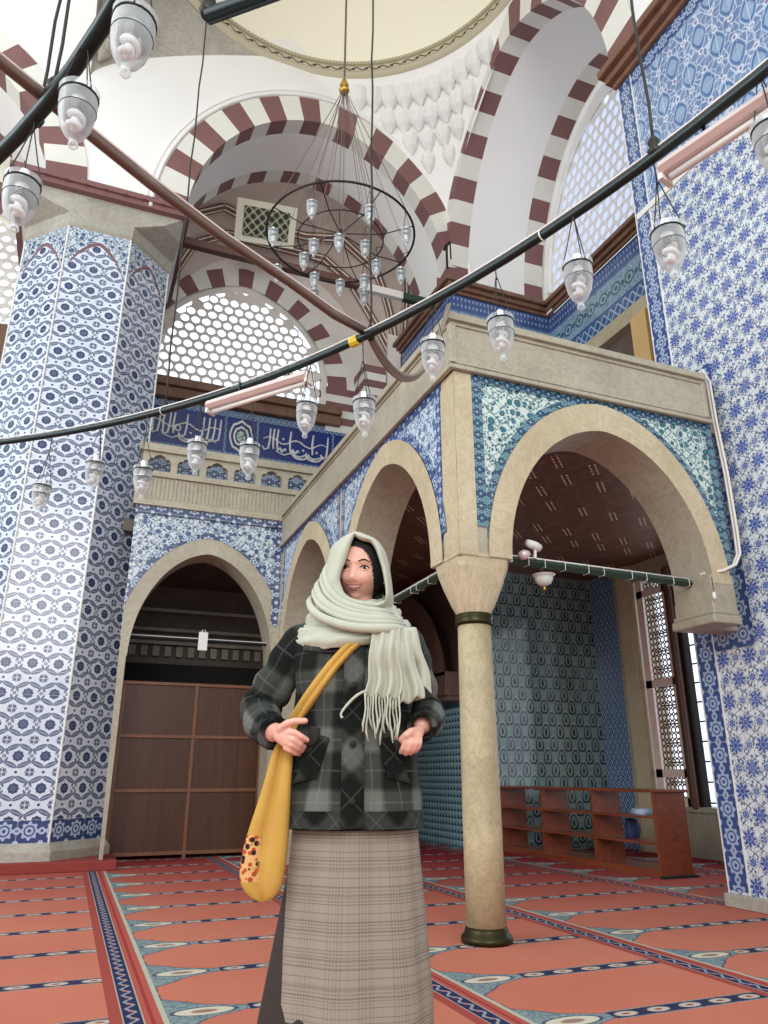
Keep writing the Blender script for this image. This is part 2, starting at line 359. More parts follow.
MT = dict(
  lattice=tile_lattice(), star=tile_star(), bluepanel=tile_blue_panel(),
  fl_teal=tile_floral('tile_floral_teal', (196, 214, 206), (26, 74, 92), (50, 122, 130), 12.5),
  fl_blue=tile_floral('tile_floral_blue', (196, 212, 224), (62, 88, 138), (86, 134, 168), 12.5),
  fl_grey=tile_floral('tile_floral_grey', (190, 204, 210), (40, 60, 104), (74, 100, 140), 11.0),
  bd_blue=tile_border('tile_border_blue', (54, 78, 134), (164, 182, 206), 0.16),
  bd_teal=tile_border('tile_border_teal', (24, 62, 92), (120, 160, 168), 0.09),
  bd_grey=tile_border('tile_border_grey', (58, 74, 108), (176, 192, 210), 0.2),
  bd_base=tile_border('tile_border_base', (46, 64, 116), (176, 192, 216), 0.24),
  tulip=tile_tulip(), small=tile_small(), diamond=tile_diamond(), frieze=tile_frieze(),
  plaster=plain('white_plaster', (240, 238, 234), 0.8, var=0.05, scale=0.8),
  soffit=plain('soffit_plaster', (226, 220, 212), 0.8, var=0.07, scale=0.7),
  cream=plain('cream_dome_plaster', (246, 242, 222), 0.8, var=0.03, scale=0.5),
  abl_d=plain('mauve_voussoir', (126, 88, 86), 0.7, var=0.18, scale=2.5),
  abl_l=plain('white_voussoir', (226, 224, 214), 0.7, var=0.08, scale=2.5),
  cornice=stone('brown_cornice_stone', (112, 78, 60), (142, 104, 82), (70, 46, 36), 2.5),
  stone_g=stone('grey_marble', (182, 178, 166), (158, 152, 138), (112, 104, 92), 0.9, block=0.6),
  stone_b=stone('beige_marble', (180, 173, 152), (158, 150, 130), (114, 104, 86), 1.2),
  stone_y=stone('cream_marble', (206, 192, 160), (184, 168, 136), (140, 120, 92), 1.2),
  shaft=stone('column_marble', (196, 182, 146), (160, 146, 114), (112, 96, 72), 2.2),
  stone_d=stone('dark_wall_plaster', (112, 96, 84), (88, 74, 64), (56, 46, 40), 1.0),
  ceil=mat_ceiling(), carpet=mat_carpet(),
  wood_r=mat_wood('red_brown_wood', (110, 52, 34), (150, 80, 52), 0.3, 1),
  wood_d=mat_wood('dark_brown_panel', (92, 54, 34), (66, 38, 26), 0.45),
  wood_f=mat_wood('brown_frame_wood', (140, 92, 66), (112, 70, 48), 0.45),
  redcloth=plain('red_carpet_border', (140, 56, 50), 0.9, var=0.2, scale=8),
  bronze=plain('dark_bronze', (56, 52, 30), 0.35, 0.8),
  iron=plain('green_black_iron', (34, 46, 46), 0.3, 0.5, var=0.2),
  iron_b=plain('brown_iron', (106, 86, 74), 0.4, 0.3),
  wire=plain('dark_chain_metal', (50, 46, 42), 0.45, 0.6),
  thinwire=plain('dull_wire', (120, 104, 96), 0.5, 0.4),
  brass=plain('brass', (190, 150, 70), 0.3, 0.9),
  white=plain('white_paint', (228, 226, 222), 0.45, var=0.03),
  bulb=plain('frosted_bulb', (240, 240, 240), 0.35, var=0.01),
  pinkmetal=plain('pinkish_enamel', (218, 200, 196), 0.22, 0.2, var=0.04),
  rosewood=plain('pale_rosy_wood', (236, 208, 196), 0.3, var=0.06),
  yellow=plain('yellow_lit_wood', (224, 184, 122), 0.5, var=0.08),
  dark=plain('dark_void', (30, 26, 24), 0.8),
  greenwrap=plain('green_tie_bar', (36, 58, 44), 0.5),
  glass=mat_glass('lamp_glass'), sky=emit('daylit_window_glass', (0.78, 0.87, 1.0), 1.5),
  sky_b=emit('daylit_pale_blue_glass', (0.66, 0.74, 1.0), 0.9),
)

# ------------------------------------------------------------------ mesh builder
class MB:
    def __init__(s): s.v, s.f, s.m, s.u = [], [], [], []
    def poly(s, pts, mat=0, uv=None):
        b = len(s.v); s.v += [tuple(p) for p in pts]; s.f.append(tuple(range(b, b+len(pts)))); s.m.append(mat); s.u.append(uv)
    def box(s, x0, y0, z0, x1, y1, z1, mat=0):
        b = len(s.v)
        s.v += [(x0,y0,z0),(x1,y0,z0),(x1,y1,z0),(x0,y1,z0),(x0,y0,z1),(x1,y0,z1),(x1,y1,z1),(x0,y1,z1)]
        for q in ((0,3,2,1),(4,5,6,7),(0,1,5,4),(1,2,6,5),(2,3,7,6),(3,0,4,7)):
            s.f.append(tuple(b+i for i in q)); s.m.append(mat); s.u.append(None)
    def loft(s, rings, closed=True, caps=True, mat=0, uvscale=None):
        b = len(s.v); n = len(rings[0])
        for r in rings: s.v += [tuple(p) for p in r]
        for i in range(len(rings)-1):
            for j in range(n if closed else n-1):
                k = (j+1) % n
                s.f.append((b+i*n+j, b+i*n+k, b+(i+1)*n+k, b+(i+1)*n+j)); s.m.append(mat)
                if uvscale:
                    us, vs = uvscale; s.u.append([(j/n*us, i*vs), ((j+1)/n*us, i*vs), ((j+1)/n*us, (i+1)*vs), (j/n*us, (i+1)*vs)])
                else: s.u.append(None)
        if caps and closed:
            s.f.append(tuple(b+j for j in reversed(range(n)))); s.m.append(mat); s.u.append(None)
            s.f.append(tuple(b+(len(rings)-1)*n+j for j in range(n))); s.m.append(mat); s.u.append(None)
    def tube(s, pts, r, n=8, mat=0, caps=True):
        pts = [Vector(p) for p in pts]; rings = []; up = Vector((0,0,1))
        rs = r if isinstance(r, (list, tuple)) else [r]*len(pts)
        prev = None
        for i, p in enumerate(pts):
            t = (pts[min(i+1, len(pts)-1)]-pts[max(i-1, 0)]).normalized()
            if prev is None:
                a = t.cross(up)
                if a.length < 0.05: a = t.cross(Vector((1,0,0)))
            else: a = prev-t*prev.dot(t)
            a.normalize(); prev = a; c = t.cross(a)
            rings.append([p+(a*math.cos(2*PI*k/n)+c*math.sin(2*PI*k/n))*rs[i] for k in range(n)])
        s.loft(rings, True, caps, mat)
    def lathe(s, prof, c=(0,0,0), n=24, mat=0, caps=True):
        s.loft([[(c[0]+r*math.cos(2*PI*k/n), c[1]+r*math.sin(2*PI*k/n), c[2]+z) for k in range(n)] for r, z in prof], True, caps, mat)
    def build(s, name, mats, parent=None, smooth=False, bevel=0.0, loc=None):
        me = bpy.data.meshes.new(name); me.from_pydata(s.v, [], s.f)
        if not isinstance(mats, (list, tuple)): mats = [mats]
        for m in mats: me.materials.append(MT[m] if isinstance(m, str) else m)
        uvl = me.uv_layers.new(name='uv')
        for p in me.polygons:
            p.material_index = s.m[p.index]; p.use_smooth = smooth
            u = s.u[p.index]; nn = p.normal
            if u is None:
                if abs(nn.z) > 0.75: tx, ty = Vector((1,0,0)), Vector((0,1,0))
                else: tx = Vector((-nn.y, nn.x, 0)).normalized(); ty = Vector((0,0,1))
                if tx.x+tx.y < 0: tx = -tx
            for k, li in enumerate(p.loop_indices):
                co = me.vertices[me.loops[li].vertex_index].co
                uvl.data[li].uv = u[k] if u is not None else (co.dot(tx), co.dot(ty))
        if bevel or smooth:
            bm = bmesh.new(); bm.from_mesh(me)
            if smooth: bmesh.ops.remove_doubles(bm, verts=bm.verts, dist=1e-5)
            bmesh.ops.recalc_face_normals(bm, faces=bm.faces)
            bm.to_mesh(me); bm.free()
        o = bpy.data.objects.new(name, me); COL.objects.link(o)
        if bevel:
            md = o.modifiers.new('bevel', 'BEVEL'); md.width = bevel; md.segments = 2; md.limit_method = 'ANGLE'; md.angle_limit = 0.6
        if parent: o.parent = parent
        if loc: o.location = loc
        return o
def struct(o): o['kind'] = 'structure'; return o
def tag(o, label, cat, group=None):
    o['label'] = label; o['category'] = cat
    if group: o['group'] = group
    return o
def empty(name, loc, label, cat, group=None, rz=0):
    o = bpy.data.objects.new(name, None); COL.objects.link(o); o.location = loc; o.rotation_euler = (0, 0, rz); o.empty_display_size = 0.1
    return tag(o, label, cat, group)
def dup(root, loc, rz=None, label=None):
    r = root.copy(); COL.objects.link(r); r.location = loc
    if rz is not None: r.rotation_euler = (0, 0, rz)
    if label: r['label'] = label
    for ch in list(root.children):
        c = ch.copy(); COL.objects.link(c); c.parent = r
        for g in list(ch.children):
            d = g.copy(); COL.objects.link(d); d.parent = c
    return r

# arch outline: list of (u,z), left spring -> apex -> right spring
def arch(c, hs, zs, za, n=40, k=0.14):
    out = []
    for i in range(n+1):
        t = PI-PI*i/n; out.append((c+hs*math.cos(t), zs+(za-zs)*((1-k)*math.sin(t)+k*(1-abs(math.cos(t))))))
    return out
def P(axis, d, u, z): return (u, d, z) if axis == 'Y' else (d, u, z)
def wall_above(mb, axis, d, curve, u0, u1, ztop, mat=0, zb=None):
    """vertical strips from the arch curve up to ztop, plus side pieces out to u0/u1"""
    for (a, za), (b, zb_) in zip(curve[:-1], curve[1:]):
        if abs(a-b) > 1e-6: mb.poly([P(axis,d,a,za), P(axis,d,b,zb_), P(axis,d,b,ztop), P(axis,d,a,ztop)], mat)
    zl = curve[0][1] if zb is None else zb
    if u0 < curve[0][0]-1e-4: mb.poly([P(axis,d,u0,zl), P(axis,d,curve[0][0],zl), P(axis,d,curve[0][0],ztop), P(axis,d,u0,ztop)], mat)
    if u1 > curve[-1][0]+1e-4: mb.poly([P(axis,d,curve[-1][0],zl), P(axis,d,u1,zl), P(axis,d,u1,ztop), P(axis,d,curve[-1][0],ztop)], mat)
def ring(mb, axis, d, inner, outer, matf):
    n = len(inner)-1
    for i in range(n):
        mb.poly([P(axis,d,*inner[i]), P(axis,d,*inner[i+1]), P(axis,d,*outer[i+1]), P(axis,d,*outer[i])], matf(i, n))
def soffit(mb, axis, d0, c0, d1, c1, matf, nd=6):
    n = len(c0)-1
    pt = lambda i, t: P(axis, d0+(d1-d0)*t, c0[i][0]+(c1[i][0]-c0[i][0])*t, c0[i][1]+(c1[i][1]-c0[i][1])*t)
    for i in range(n):
        for j in range(nd):
            a, b = j/nd, (j+1)/nd
            mb.poly([pt(i,a), pt(i+1,a), pt(i+1,b), pt(i,b)], matf(i, n, j, nd))

# ================================================================== THE SETTING
b = MB(); b.box(-9, -9, -0.2, 12, 18, 0); struct(b.build('floor', 'stone_g'))
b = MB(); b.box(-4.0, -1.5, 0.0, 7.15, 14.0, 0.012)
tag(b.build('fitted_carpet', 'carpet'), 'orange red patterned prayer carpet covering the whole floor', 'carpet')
# red-edged platform under the left pier
b = MB(); b.box(-4.0, 8.98, 0.012, 0.62, 14, 0.11); struct(b.build('trim_1', 'redcloth', bevel=0.01))

# ---- left octagonal pier
PS, PCX, PCY = 0.80, -0.47, 10.166
def octo(s, cx, cy, z, sc=1.0):
    a = s/2*sc; bb = a*(1+math.sqrt(2))
    return [(cx+x, cy+y, z) for x, y in ((-a,-bb),(a,-bb),(bb,-a),(bb,a),(a,bb),(-a,bb),(-bb,a),(-bb,-a))]
b = MB()
zt = 7.95
lo, hi = octo(PS, PCX, PCY, 0.28), octo(PS, PCX, PCY, zt)
mid0 = octo(PS, PCX, PCY, 0.52)
for i in range(8):
    j = (i+1) % 8
    def pt(f, z, i=i, j=j): return (lo[i][0]+(lo[j][0]-lo[i][0])*f, lo[i][1]+(lo[j][1]-lo[i][1])*f, z)
    def uvs(fs): return [((f-0.5)*PS+0.15*(1 if i % 2 else 1), z) for f, z in fs]
    q = [(0,.28),(1,.28),(1,.50),(0,.50)]; b.poly([pt(*k) for k in q], 1, [((f)*PS, z-.28) for f, z in q])
    # field with a pointed arched top, spandrels in border tile
    cur = arch(0.5, 0.42, zt-0.62, zt-0.12, 16, 0.3)
    q = [(0,.50),(1,.50),(1,zt-.62),(0,zt-.62)]; b.poly([pt(*k) for k in q], 0, uvs(q))
    for (fa, za), (fb, zb) in zip(cur[:-1], cur[1:]):
        q = [(fa,zt-.62),(fb,zt-.62),(fb,zb),(fa,za)]; b.poly([pt(*k) for k in q], 0, uvs(q))
        q = [(fa,za),(fb,zb),(fb,zt),(fa,zt)]; b.poly([pt(*k) for k in q], 2, uvs(q))
        q = [(fa,za-.09 if .1<fa<.9 else za-.03),(fb,zb-.09 if .1<fb<.9 else zb-.03),(fb,zb-.04),(fa,za-.04)]
        n = Vector((lo[j][1]-lo[i][1], -(lo[j][0]-lo[i][0]), 0)).normalized()*0.004
        b.poly([tuple(Vector(pt(*k))+n) for k in q], 3)
    for f0, f1 in ((0,.08),(.92,1)):
        q = [(f0,zt-.62),(f1,zt-.62),(f1,zt),(f0,zt)]; b.poly([pt(*k) for k in q], 2, uvs(q))
# pale joint bead on each arris
for i in range(8): b.tube([lo[i], hi[i]], 0.012, 6, 4)
struct(b.build('wall_left_pier', ['lattice', 'bd_base', 'fl_grey', 'abl_d', 'white']))
b = MB()
b.loft([octo(PS, PCX, PCY, 0.10, 1.08), octo(PS, PCX, PCY, 0.20, 1.08), octo(PS, PCX, PCY, 0.28, 1.01)]); struct(b.build('baseboard_left_pier', 'stone_g'))
b = MB()
def squ(h, z): return [(PCX+x, PCY+y, z) for x, y in ((-h*.5,-h),(h*.5,-h),(h,-h*.5),(h,h*.5),(h*.5,h),(-h*.5,h),(-h,h*.5),(-h,-h*.5))]
b.loft([octo(PS, PCX, PCY, zt, 1.0), octo(PS, PCX, PCY, zt+0.04, 1.03), octo(PS, PCX, PCY, zt+0.2, 1.04),
        [(PCX+x*1.06, PCY+y*1.06, zt+0.30) for x, y in ((-.75,-1),(.75,-1),(1,-.75),(1,.75),(.75,1),(-.75,1),(-1,.75),(-1,-.75))],
        [(PCX+x*1.06, PCY+y*1.06, 8.42) for x, y in ((-.97,-1),(.97,-1),(1,-.97),(1,.97),(.97,1),(-.97,1),(-1,.97),(-1,-.97))]])
struct(b.build('trim_2', 'stone_g'))
b = MB(); b.box(PCX-1.16, PCY-1.16, 8.42, PCX+1.12, PCY+1.16, 8.50); b.box(PCX-1.2, PCY-1.2, 8.50, PCX+1.14, PCY+1.2, 8.58)
for k in range(9): b.lathe([(0.03,0),(0.0,0.03)], (PCX-1.0+k*0.25, PCY-1.2, 8.49), 8)
struct(b.build('trim_3', 'abl_d'))

# ---- arches of the dome bay
YF, XP = 9.03, 4.80
def ablaq(nv, par=0): return lambda i, n, *a: 1 if (int(i*nv/n)+par) % 2 == 0 else 2
def abl_soff(nv, par=0, near=0.17, far=0.80):
    def f(i, n, j, nd):
        t = (j+0.5)/nd
        return (1 if (int(i*nv/n)+par) % 2 == 0 else 2) if (t < near or t > far) else 0
    return f
NB = 34
def soff_cols(nv, n, near=0.18, far=0.80):
    return lambda i, nn, j, nd: ((1 if int(i*nv/nn) % 2 == 0 else 2) if (j < 1 or j == nd-1) else 0)
N1 = 23*6
# arch B1 (plane Y=9.03)
c0 = arch(2.68, 2.08, 8.45, 10.95, N1, 0.05); c0o = arch(2.66, 2.50, 8.45, 11.42, N1, 0.05); c1 = arch(2.70, 2.25, 8.45, 11.05, N1, 0.05)
b = MB(); wall_above(b, 'Y', YF, c0o, -0.70, XP, 12.1); ring(b, 'Y', YF-0.02, c0, c0o, ablaq(23)); soffit(b, 'Y', YF-0.02, c0, 10.55, c1, soff_cols(23, N1), 5)
struct(b.build('wall_back_arch', ['plaster', 'abl_d', 'abl_l', 'soffit']))
b = MB(); mo = arch(2.62, 2.72, 8.45, 11.22, 60); mp = arch(2.66, 2.54, 8.45, 11.47, 60, 0.05)
b.tube([(x, YF-0.02, z) for x, z in mp], 0.03, 6); b.tube([(x, YF-0.01, z) for x, z in arch(2.66, 2.61, 8.45, 11.56, 60, 0.05)], 0.015, 6); struct(b.build('trim_4', 'plaster', smooth=True))
# arch to the left of the pier
cl = arch(-3.45, 2.2, 8.5, 10.7, N1); clo = arch(-3.45, 2.72, 8.5, 11.25, N1)
b = MB(); wall_above(b, 'Y', YF, clo, -6.5, -0.70, 13.5); ring(b, 'Y', YF-0.02, cl, clo, ablaq(23)); soffit(b, 'Y', YF-0.02, cl, 10.6, cl, soff_cols(23, N1), 5)
b.poly([(-.70, YF, 12.1), (XP, YF, 12.1), (XP, YF, 13.5), (-.70, YF, 13.5)], 0)
struct(b.build('wall_left_arch', ['plaster', 'abl_d', 'abl_l']))
# arch R (plane X=4.8)
YR = 6.97
r0 = arch(YR, 2.06, 8.45, 11.40, N1, 0.05); r0o = arch(YR, 2.50, 8.45, 11.95, N1, 0.05); r1 = arch(YR+0.0, 2.02, 8.45, 11.45, N1, 0.05)
b = MB(); wall_above(b, 'X', XP, r0o, 1.0, YF, 12.1); ring(b, 'X', XP-0.02, r0, r0o, ablaq(23)); soffit(b, 'X', XP-0.02, r0, 6.55, r1, soff_cols(23, N1), 5)
b.poly([(XP, 1, 12.1), (XP, 9.03, 12.1), (XP, 9.03, 13.5), (XP, 1, 13.5)], 0)
struct(b.build('wall_right_arch', ['plaster', 'abl_d', 'abl_l']))

# ---- pendentives with stalactite cells
DCX, DCY, DR, DZ = 1.95, 6.18, 2.87, 12.0
def pend_pt(cx, cy, f, t, z0=9.7):
    # f 0..1 along the rim quarter, t 0 (corner) .. 1 (rim)
    sx = 1 if cx > DCX else -1; sy = 1 if cy > DCY else -1
    a = f*PI/2; rim = Vector((DCX+sx*DR*math.sin(a), DCY+sy*DR*math.cos(a), DZ))
    z = z0+(DZ-z0)*t
    e0 = Vector((cx+(rim.x-cx)*(t**1.5), cy+(rim.y-cy)*(t**1.5), z))
    return e0
def pendentive(name, cx, cy, mat, cells=True, z0=9.7):
    b = MB(); F, T = 24, 14
    for i in range(F):
        for j in range(T):
            b.poly([pend_pt(cx, cy, i/F, j/T, z0), pend_pt(cx, cy, (i+1)/F, j/T, z0), pend_pt(cx, cy, (i+1)/F, (j+1)/T, z0), pend_pt(cx, cy, i/F, (j+1)/T, z0)], 0)
    if cells:
        for t, n, wd, hh in ((0.84, 10, 0.36, 0.34), (0.70, 7, 0.34, 0.34), (0.56, 4, 0.30, 0.32), (0.43, 2, 0.26, 0.3)) if z0 < 10 else ((0.5, 3, 0.34, 0.4), (0.28, 1, 0.3, 0.4)):
            for k in range(n):
                f = 0.5+(k-(n-1)/2)/n*(0.74 if t > 0.8 else 0.64 if t > 0.6 else 0.6)
                p = pend_pt(cx, cy, f, t, z0); q = pend_pt(cx, cy, f+0.02, t, z0)
                along = (q-p).normalized(); inward = Vector((DCX-p.x, DCY-p.y, 0)).normalized()
                rings = []
                for zz, sc, off in ((hh*0.55, 0.55, -0.06), (hh*0.5, 1.0, 0.02), (0.05, 0.95, 0.05), (-hh*0.2, 0.62, 0.015), (-hh*0.5, 0.12, -0.05)):
                    cpt = p+inward*off+Vector((0,0,zz)); rings.append([cpt+along*wd*0.5*sc*math.cos(2*PI*m/10)+inward*wd*0.45*sc*math.sin(2*PI*m/10) for m in range(10)])
                b.loft(rings)
    struct(b.build(name, mat))
pendentive('trim_5', XP, YF, 'plaster'); pendentive('trim_6', -0.92, YF, 'stone_g', True, 10.45)
pendentive('trim_7', XP, 3.31, 'plaster', False)
# ---- dome and its painted rim
b = MB(); rings = []
for k in range(15):
    a = PI/2*k/14; rings.append([(DCX+DR*math.cos(a)*math.cos(t), DCY+DR*math.cos(a)*math.sin(t), DZ+0.28+DR*0.9*math.sin(a)) for t in [2*PI*i/64 for i in range(64)]])
b.loft(rings[:-1], True, False); b.lathe([(DR, 0.0), (DR, 0.28)], (DCX, DCY, DZ), 64, 0, False)
struct(b.build('ceiling', 'cream', smooth=True))
def rim_mat():
    s = Sh('painted_rim_band'); x, y, z = s.obj()
    a = at2(y-DCY, x-DCX); u = a*DR
    p = (u/0.22).fr()-0.5; zz = z-(DZ+0.02)
    col = srgb(196, 188, 160)
    d = abs((zz-0.06)-(u*28.5).sin()*0.03).below(0.014, 0.008)
    col = s.mix(col, srgb(64, 58, 40), d)
    col = s.mix(col, srgb(72, 64, 46), ln(p*0.22, zz-0.06).below(0.03, 0.006)); 
    dots = ln(abs((u/0.06).fr()-0.5)*0.06, zz-0.14).below(0.012, 0.006)
    col = s.mix(col, srgb(96, 88, 60), dots)
    col = s.mix(col, srgb(150, 138, 100), abs(zz-0.115).below(0.004, 0.004).mx(abs(zz+0.0).below(0.005, 0.004)))
    return s.done(col, 0.7)
b = MB(); b.lathe([(DR+0.03, -0.05), (DR-0.06, -0.04), (DR-0.05, 0.13), (DR-0.10, 0.14), (DR-0.09, 0.20), (DR-0.03, 0.22), (DR+0.02, 0.28)], (DCX, DCY, DZ), 96, 0, False)
struct(b.build('trim_8', rim_mat(), smooth=True))

# ---- far pier (behind the gallery), right pier, their cornices
def pier_box(b, x0, y0, x1, y1, z0, z1, mat): 
    b.poly([(x0,y0,z0),(x1,y0,z0),(x1,y0,z1),(x0,y0,z1)], mat); b.poly([(x0,y1,z0),(x0,y0,z0),(x0,y0,z1),(x0,y1,z1)], mat)
    b.poly([(x1,y0,z0),(x1,y1,z0),(x1,y1,z1),(x1,y0,z1)], mat); b.poly([(x1,y1,z0),(x0,y1,z0),(x0,y1,z1),(x1,y1,z1)], mat)
b = MB(); pier_box(b, XP, YF, 6.68, 11.0, 4.0, 8.30, 0); struct(b.build('wall_far_pier', 'frieze'))
def cornice(name, pts, zs, mat='cornice'):   # pts: polyline in plan, profile steps outwards along given normal list
    b = MB()
    for (p, q, n) in pts:
        for z0, z1, o in zs:
            x0, x1 = sorted((p[0], q[0])); y0, y1 = sorted((p[1], q[1]))
            b.box(min(x0, x0+n[0]*o)-(0.0 if n[0] else o*0.5), min(y0, y0+n[1]*o)-(0.0 if n[1] else o*0.5), z0, max(x1, x1+n[0]*o)+(0.0 if n[0] else o*0.5), max(y1, y1+n[1]*o)+(0.0 if n[1] else o*0.5), z1)
    return struct(b.build(name, mat, bevel=0.015))
PROF = [(8.28, 8.34, 0.05), (8.34, 8.42, 0.10), (8.42, 8.50, 0.16)]
cornice('trim_9', [((XP+.05, YF), (6.68, YF), (0,-1)), ((XP, YF-.1), (XP, 11.0), (-1,0)), ((6.66, 4.9), (6.66, YF), (-1,0))], PROF)
b = MB(); b.box(6.68, 4.0, 6.95, 6.9, 7.9, 8.3) if False else None
# recess wall above the gallery (plane X = 6.68) with the upstairs opening
b.poly([(6.68, 4.5, 7.22),(6.68, YF, 7.22),(6.68, YF, 8.3),(6.68, 4.5, 8.3)], 0)
struct(b.build('wall_recess', 'frieze'))
b = MB(); b.box(6.60, 4.5, 6.98, 6.9, YF, 7.22); struct(b.build('trim_10', 'stone_y', bevel=0.01))
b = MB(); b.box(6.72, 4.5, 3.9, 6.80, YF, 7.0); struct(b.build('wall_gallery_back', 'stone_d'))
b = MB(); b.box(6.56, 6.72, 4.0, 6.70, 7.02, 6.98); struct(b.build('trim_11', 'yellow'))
# right pier
RX0, RY1 = 4.84, 4.90
b = MB()
ZB = 6.45
b.poly([(RX0, RY1, 0.0),(RX0, 1.0, 0.0),(RX0, 1.0, ZB),(RX0, RY1, ZB)], 0)
b.poly([(RX0, RY1, ZB),(RX0, 1.0, ZB),(RX0, 1.0, 8.3),(RX0, RY1, 8.3)], 1)
b.poly([(RX0, RY1, 0),(RX0+2.2, RY1, 0),(RX0+2.2, RY1, 12),(RX0, RY1, 12)], 2)
b.poly([(RX0, 1.0, 0),(RX0+2.2, 1.0, 0),(RX0+2.2, 1.0, 12),(RX0, 1.0, 12)], 2)
e = 0.004
def vb(y0, y1, z0, z1, k=1.0, horiz=False):
    w_ = (z1-z0) if horiz else (y0-y1)
    pts = [(y0,z0),(y1,z0),(y1,z1),(y0,z1)]
    uvq = [((y0-y)*0.16/w_, (z-z0)*0.16/w_) if horiz else (z*0.16/w_, (y0-y)*0.16/w_) for y, z in pts]
    b.poly([(RX0-e*k, y, z) for y, z in pts], 3, uvq)
vb(RY1, RY1-0.20, 0.12, 8.25); vb(RY1-.2, RY1-0.62, 1.90, 2.11, 1.3, True); vb(RY1-0.41, RY1-0.62, 2.11, 4.4, 1.6); vb(RY1-0.2, 1.0, 8.08, 8.28, 1.3, True)
for y0 in (RY1, RY1-0.20): b.box(RX0-0.008, y0-0.006, 0.1, RX0+0.001, y0+0.006, 8.28, 4)
b.box(RX0-0.014, RY1-0.15-1.6*0-3.75, ZB-0.03, RX0, RY1-0.02, ZB+0.04, 4)
struct(b.build('wall_right_pier', ['star', 'bluepanel', 'soffit', 'bd_blue', 'white']))
b = MB(); b.box(RX0-0.05, 1.0, 0, RX0+0.02, RY1+0.02, 0.10); struct(b.build('baseboard_right_pier', 'stone_g', bevel=0.01))
cornice('trim_12', [((RX0, 1.0), (RX0, RY1), (-1,0))], [(8.26, 8.33, 0.06), (8.33, 8.42, 0.13), (8.42, 8.52, 0.20)])
b = MB(); b.box(RX0-0.03, 2.9, ZB+0.05, RX0, 2.97, 8.3); struct(b.build('trim_13', 'white'))

# ---- lunette window wall beyond arch R, pierced plate
def pierced(mb, axis, d, th, curve, zbot, hw, hh, rx, rz, mat=0, margin=0.02):
    """stucco plate with rows of round holes, clipped to an arch outline"""
    us = [c[0] for c in curve]; u0, u1 = min(us), max(us); zt_ = max(c[1] for c in curve)
    def top(u):
        for (a, za), (bb, zb) in zip(curve[:-1], curve[1:]):
            if a <= u <= bb: return za+(zb-za)*((u-a)/(bb-a) if bb > a else 0)
        return -1
    row = 0; z = zbot+hh*0.5
    while z < zt_:
        u = u0+(hw/2 if row % 2 else 0)
        while u <= u1:
            if top(u) > z:
                K = 12
                hexo = []
                for k in range(K):
                    a = 2*PI*k/K+PI/K*0
                    m = max(abs(math.cos(a))/(hw/2), (abs(math.sin(a))*1.0+abs(math.cos(a))*hh/hw*0.66)/(hh*0.68))
                    hexo.append((u+math.cos(a)/m*1.0, z+math.sin(a)/m))
                ins = [(u+rx*math.cos(2*PI*k/K), z+rz*math.sin(2*PI*k/K)) for k in range(K)]
                full = all(top(h[0]) > h[1] for h in ins)
                for k in range(K):
                    l = (k+1) % K
                    mb.poly([P(axis,d,*hexo[k]), P(axis,d,*hexo[l]), P(axis,d,*ins[l]), P(axis,d,*ins[k])], mat)
                    mb.poly([P(axis,d,*ins[k]), P(axis,d,*ins[l]), P(axis,d+th,*ins[l]), P(axis,d+th,*ins[k])], mat)
                if not full: mb.poly([P(axis,d+0.01,*h) for h in ins], mat)
            u += hw
        z += hh; row += 1
cw = arch(6.97, 1.85, 8.62, 11.15, 40, 0.05)
b = MB(); pierced(b, 'X', 6.62, 0.015, cw, 8.55, 0.17, 0.20, 0.066, 0.086); 
b.tube([(6.60, y, z) for y, z in cw], 0.05, 6)
struct(b.build('window_1', 'plaster'))
b = MB(); wall_above(b, 'X', 6.60, cw, 4.5, YF+.1, 12, zb=8.3); struct(b.build('wall_window_right', 'plaster'))
b = MB(); b.poly([(6.74, 5.0, 8.4),(6.74, 9.0, 8.4),(6.74, 9.0, 11.2),(6.74, 5.0, 11.2)], 0); struct(b.build('window_2', 'sky_b'))

# ---- back wall beyond arch B1 (plane Y = 12.5)
YW = 12.5
cwin = arch(2.10, 1.58, 8.25, 9.86, 48); cin = arch(2.10, 1.74, 8.15, 10.02, 21*4); cout = arch(2.10, 2.14, 8.15, 10.42, 21*4)
b = MB(); wall_above(b, 'Y', YW, cout, -1.2, 5.6, 11.6, 0); ring(b, 'Y', YW-0.03, cin, cout, lambda i, n: 1 if (i*21//n) % 2 == 0 else 2)
wall_above(b, 'Y', YW+0.012, arch(2.10, 1.60, 8.25, 9.88, 48), 0.3, 3.9, 10.05, 0)
for side, xa, xb in ((0, -0.20, 0.38), (1, 3.82, 4.40)):
    for k in range(6): b.box(xa, YW-0.04, 7.20+k*0.16, xb, YW+0.02, 7.20+(k+1)*0.16, 1 if k % 2 else 2)
for k in range(8): b.box(4.40, YW-0.60, 7.2+k*0.16, 4.85, YW+0.02, 7.2+(k+1)*0.16, 1 if k % 2 else 2)
b.poly([(-7, YW+.02, 4), (5.6, YW+.02, 4), (5.6, YW+.02, 7.72), (-7, YW+.02, 7.72)], 3)
b.poly([(3.9, YW+.2, 7.6), (6, YW+.2, 7.6), (6, YW+.2, 12), (3.9, YW+.2, 12)], 0); b.poly([(.4, YW, 7.6), (.52, YW, 7.6), (.52, YW, 8.3), (.4, YW, 8.3)], 0); b.poly([(3.68, YW, 7.6), (3.84, YW, 7.6), (3.84, YW, 8.3), (3.68, YW, 8.3)], 0)
struct(b.build('wall_back', ['soffit', 'abl_d', 'abl_l', 'bd_grey']))
b = MB(); pierced(b, 'Y', YW, 0.03, cwin, 7.72, 0.20, 0.178, 0.083, 0.080); struct(b.build('window_3', 'soffit'))
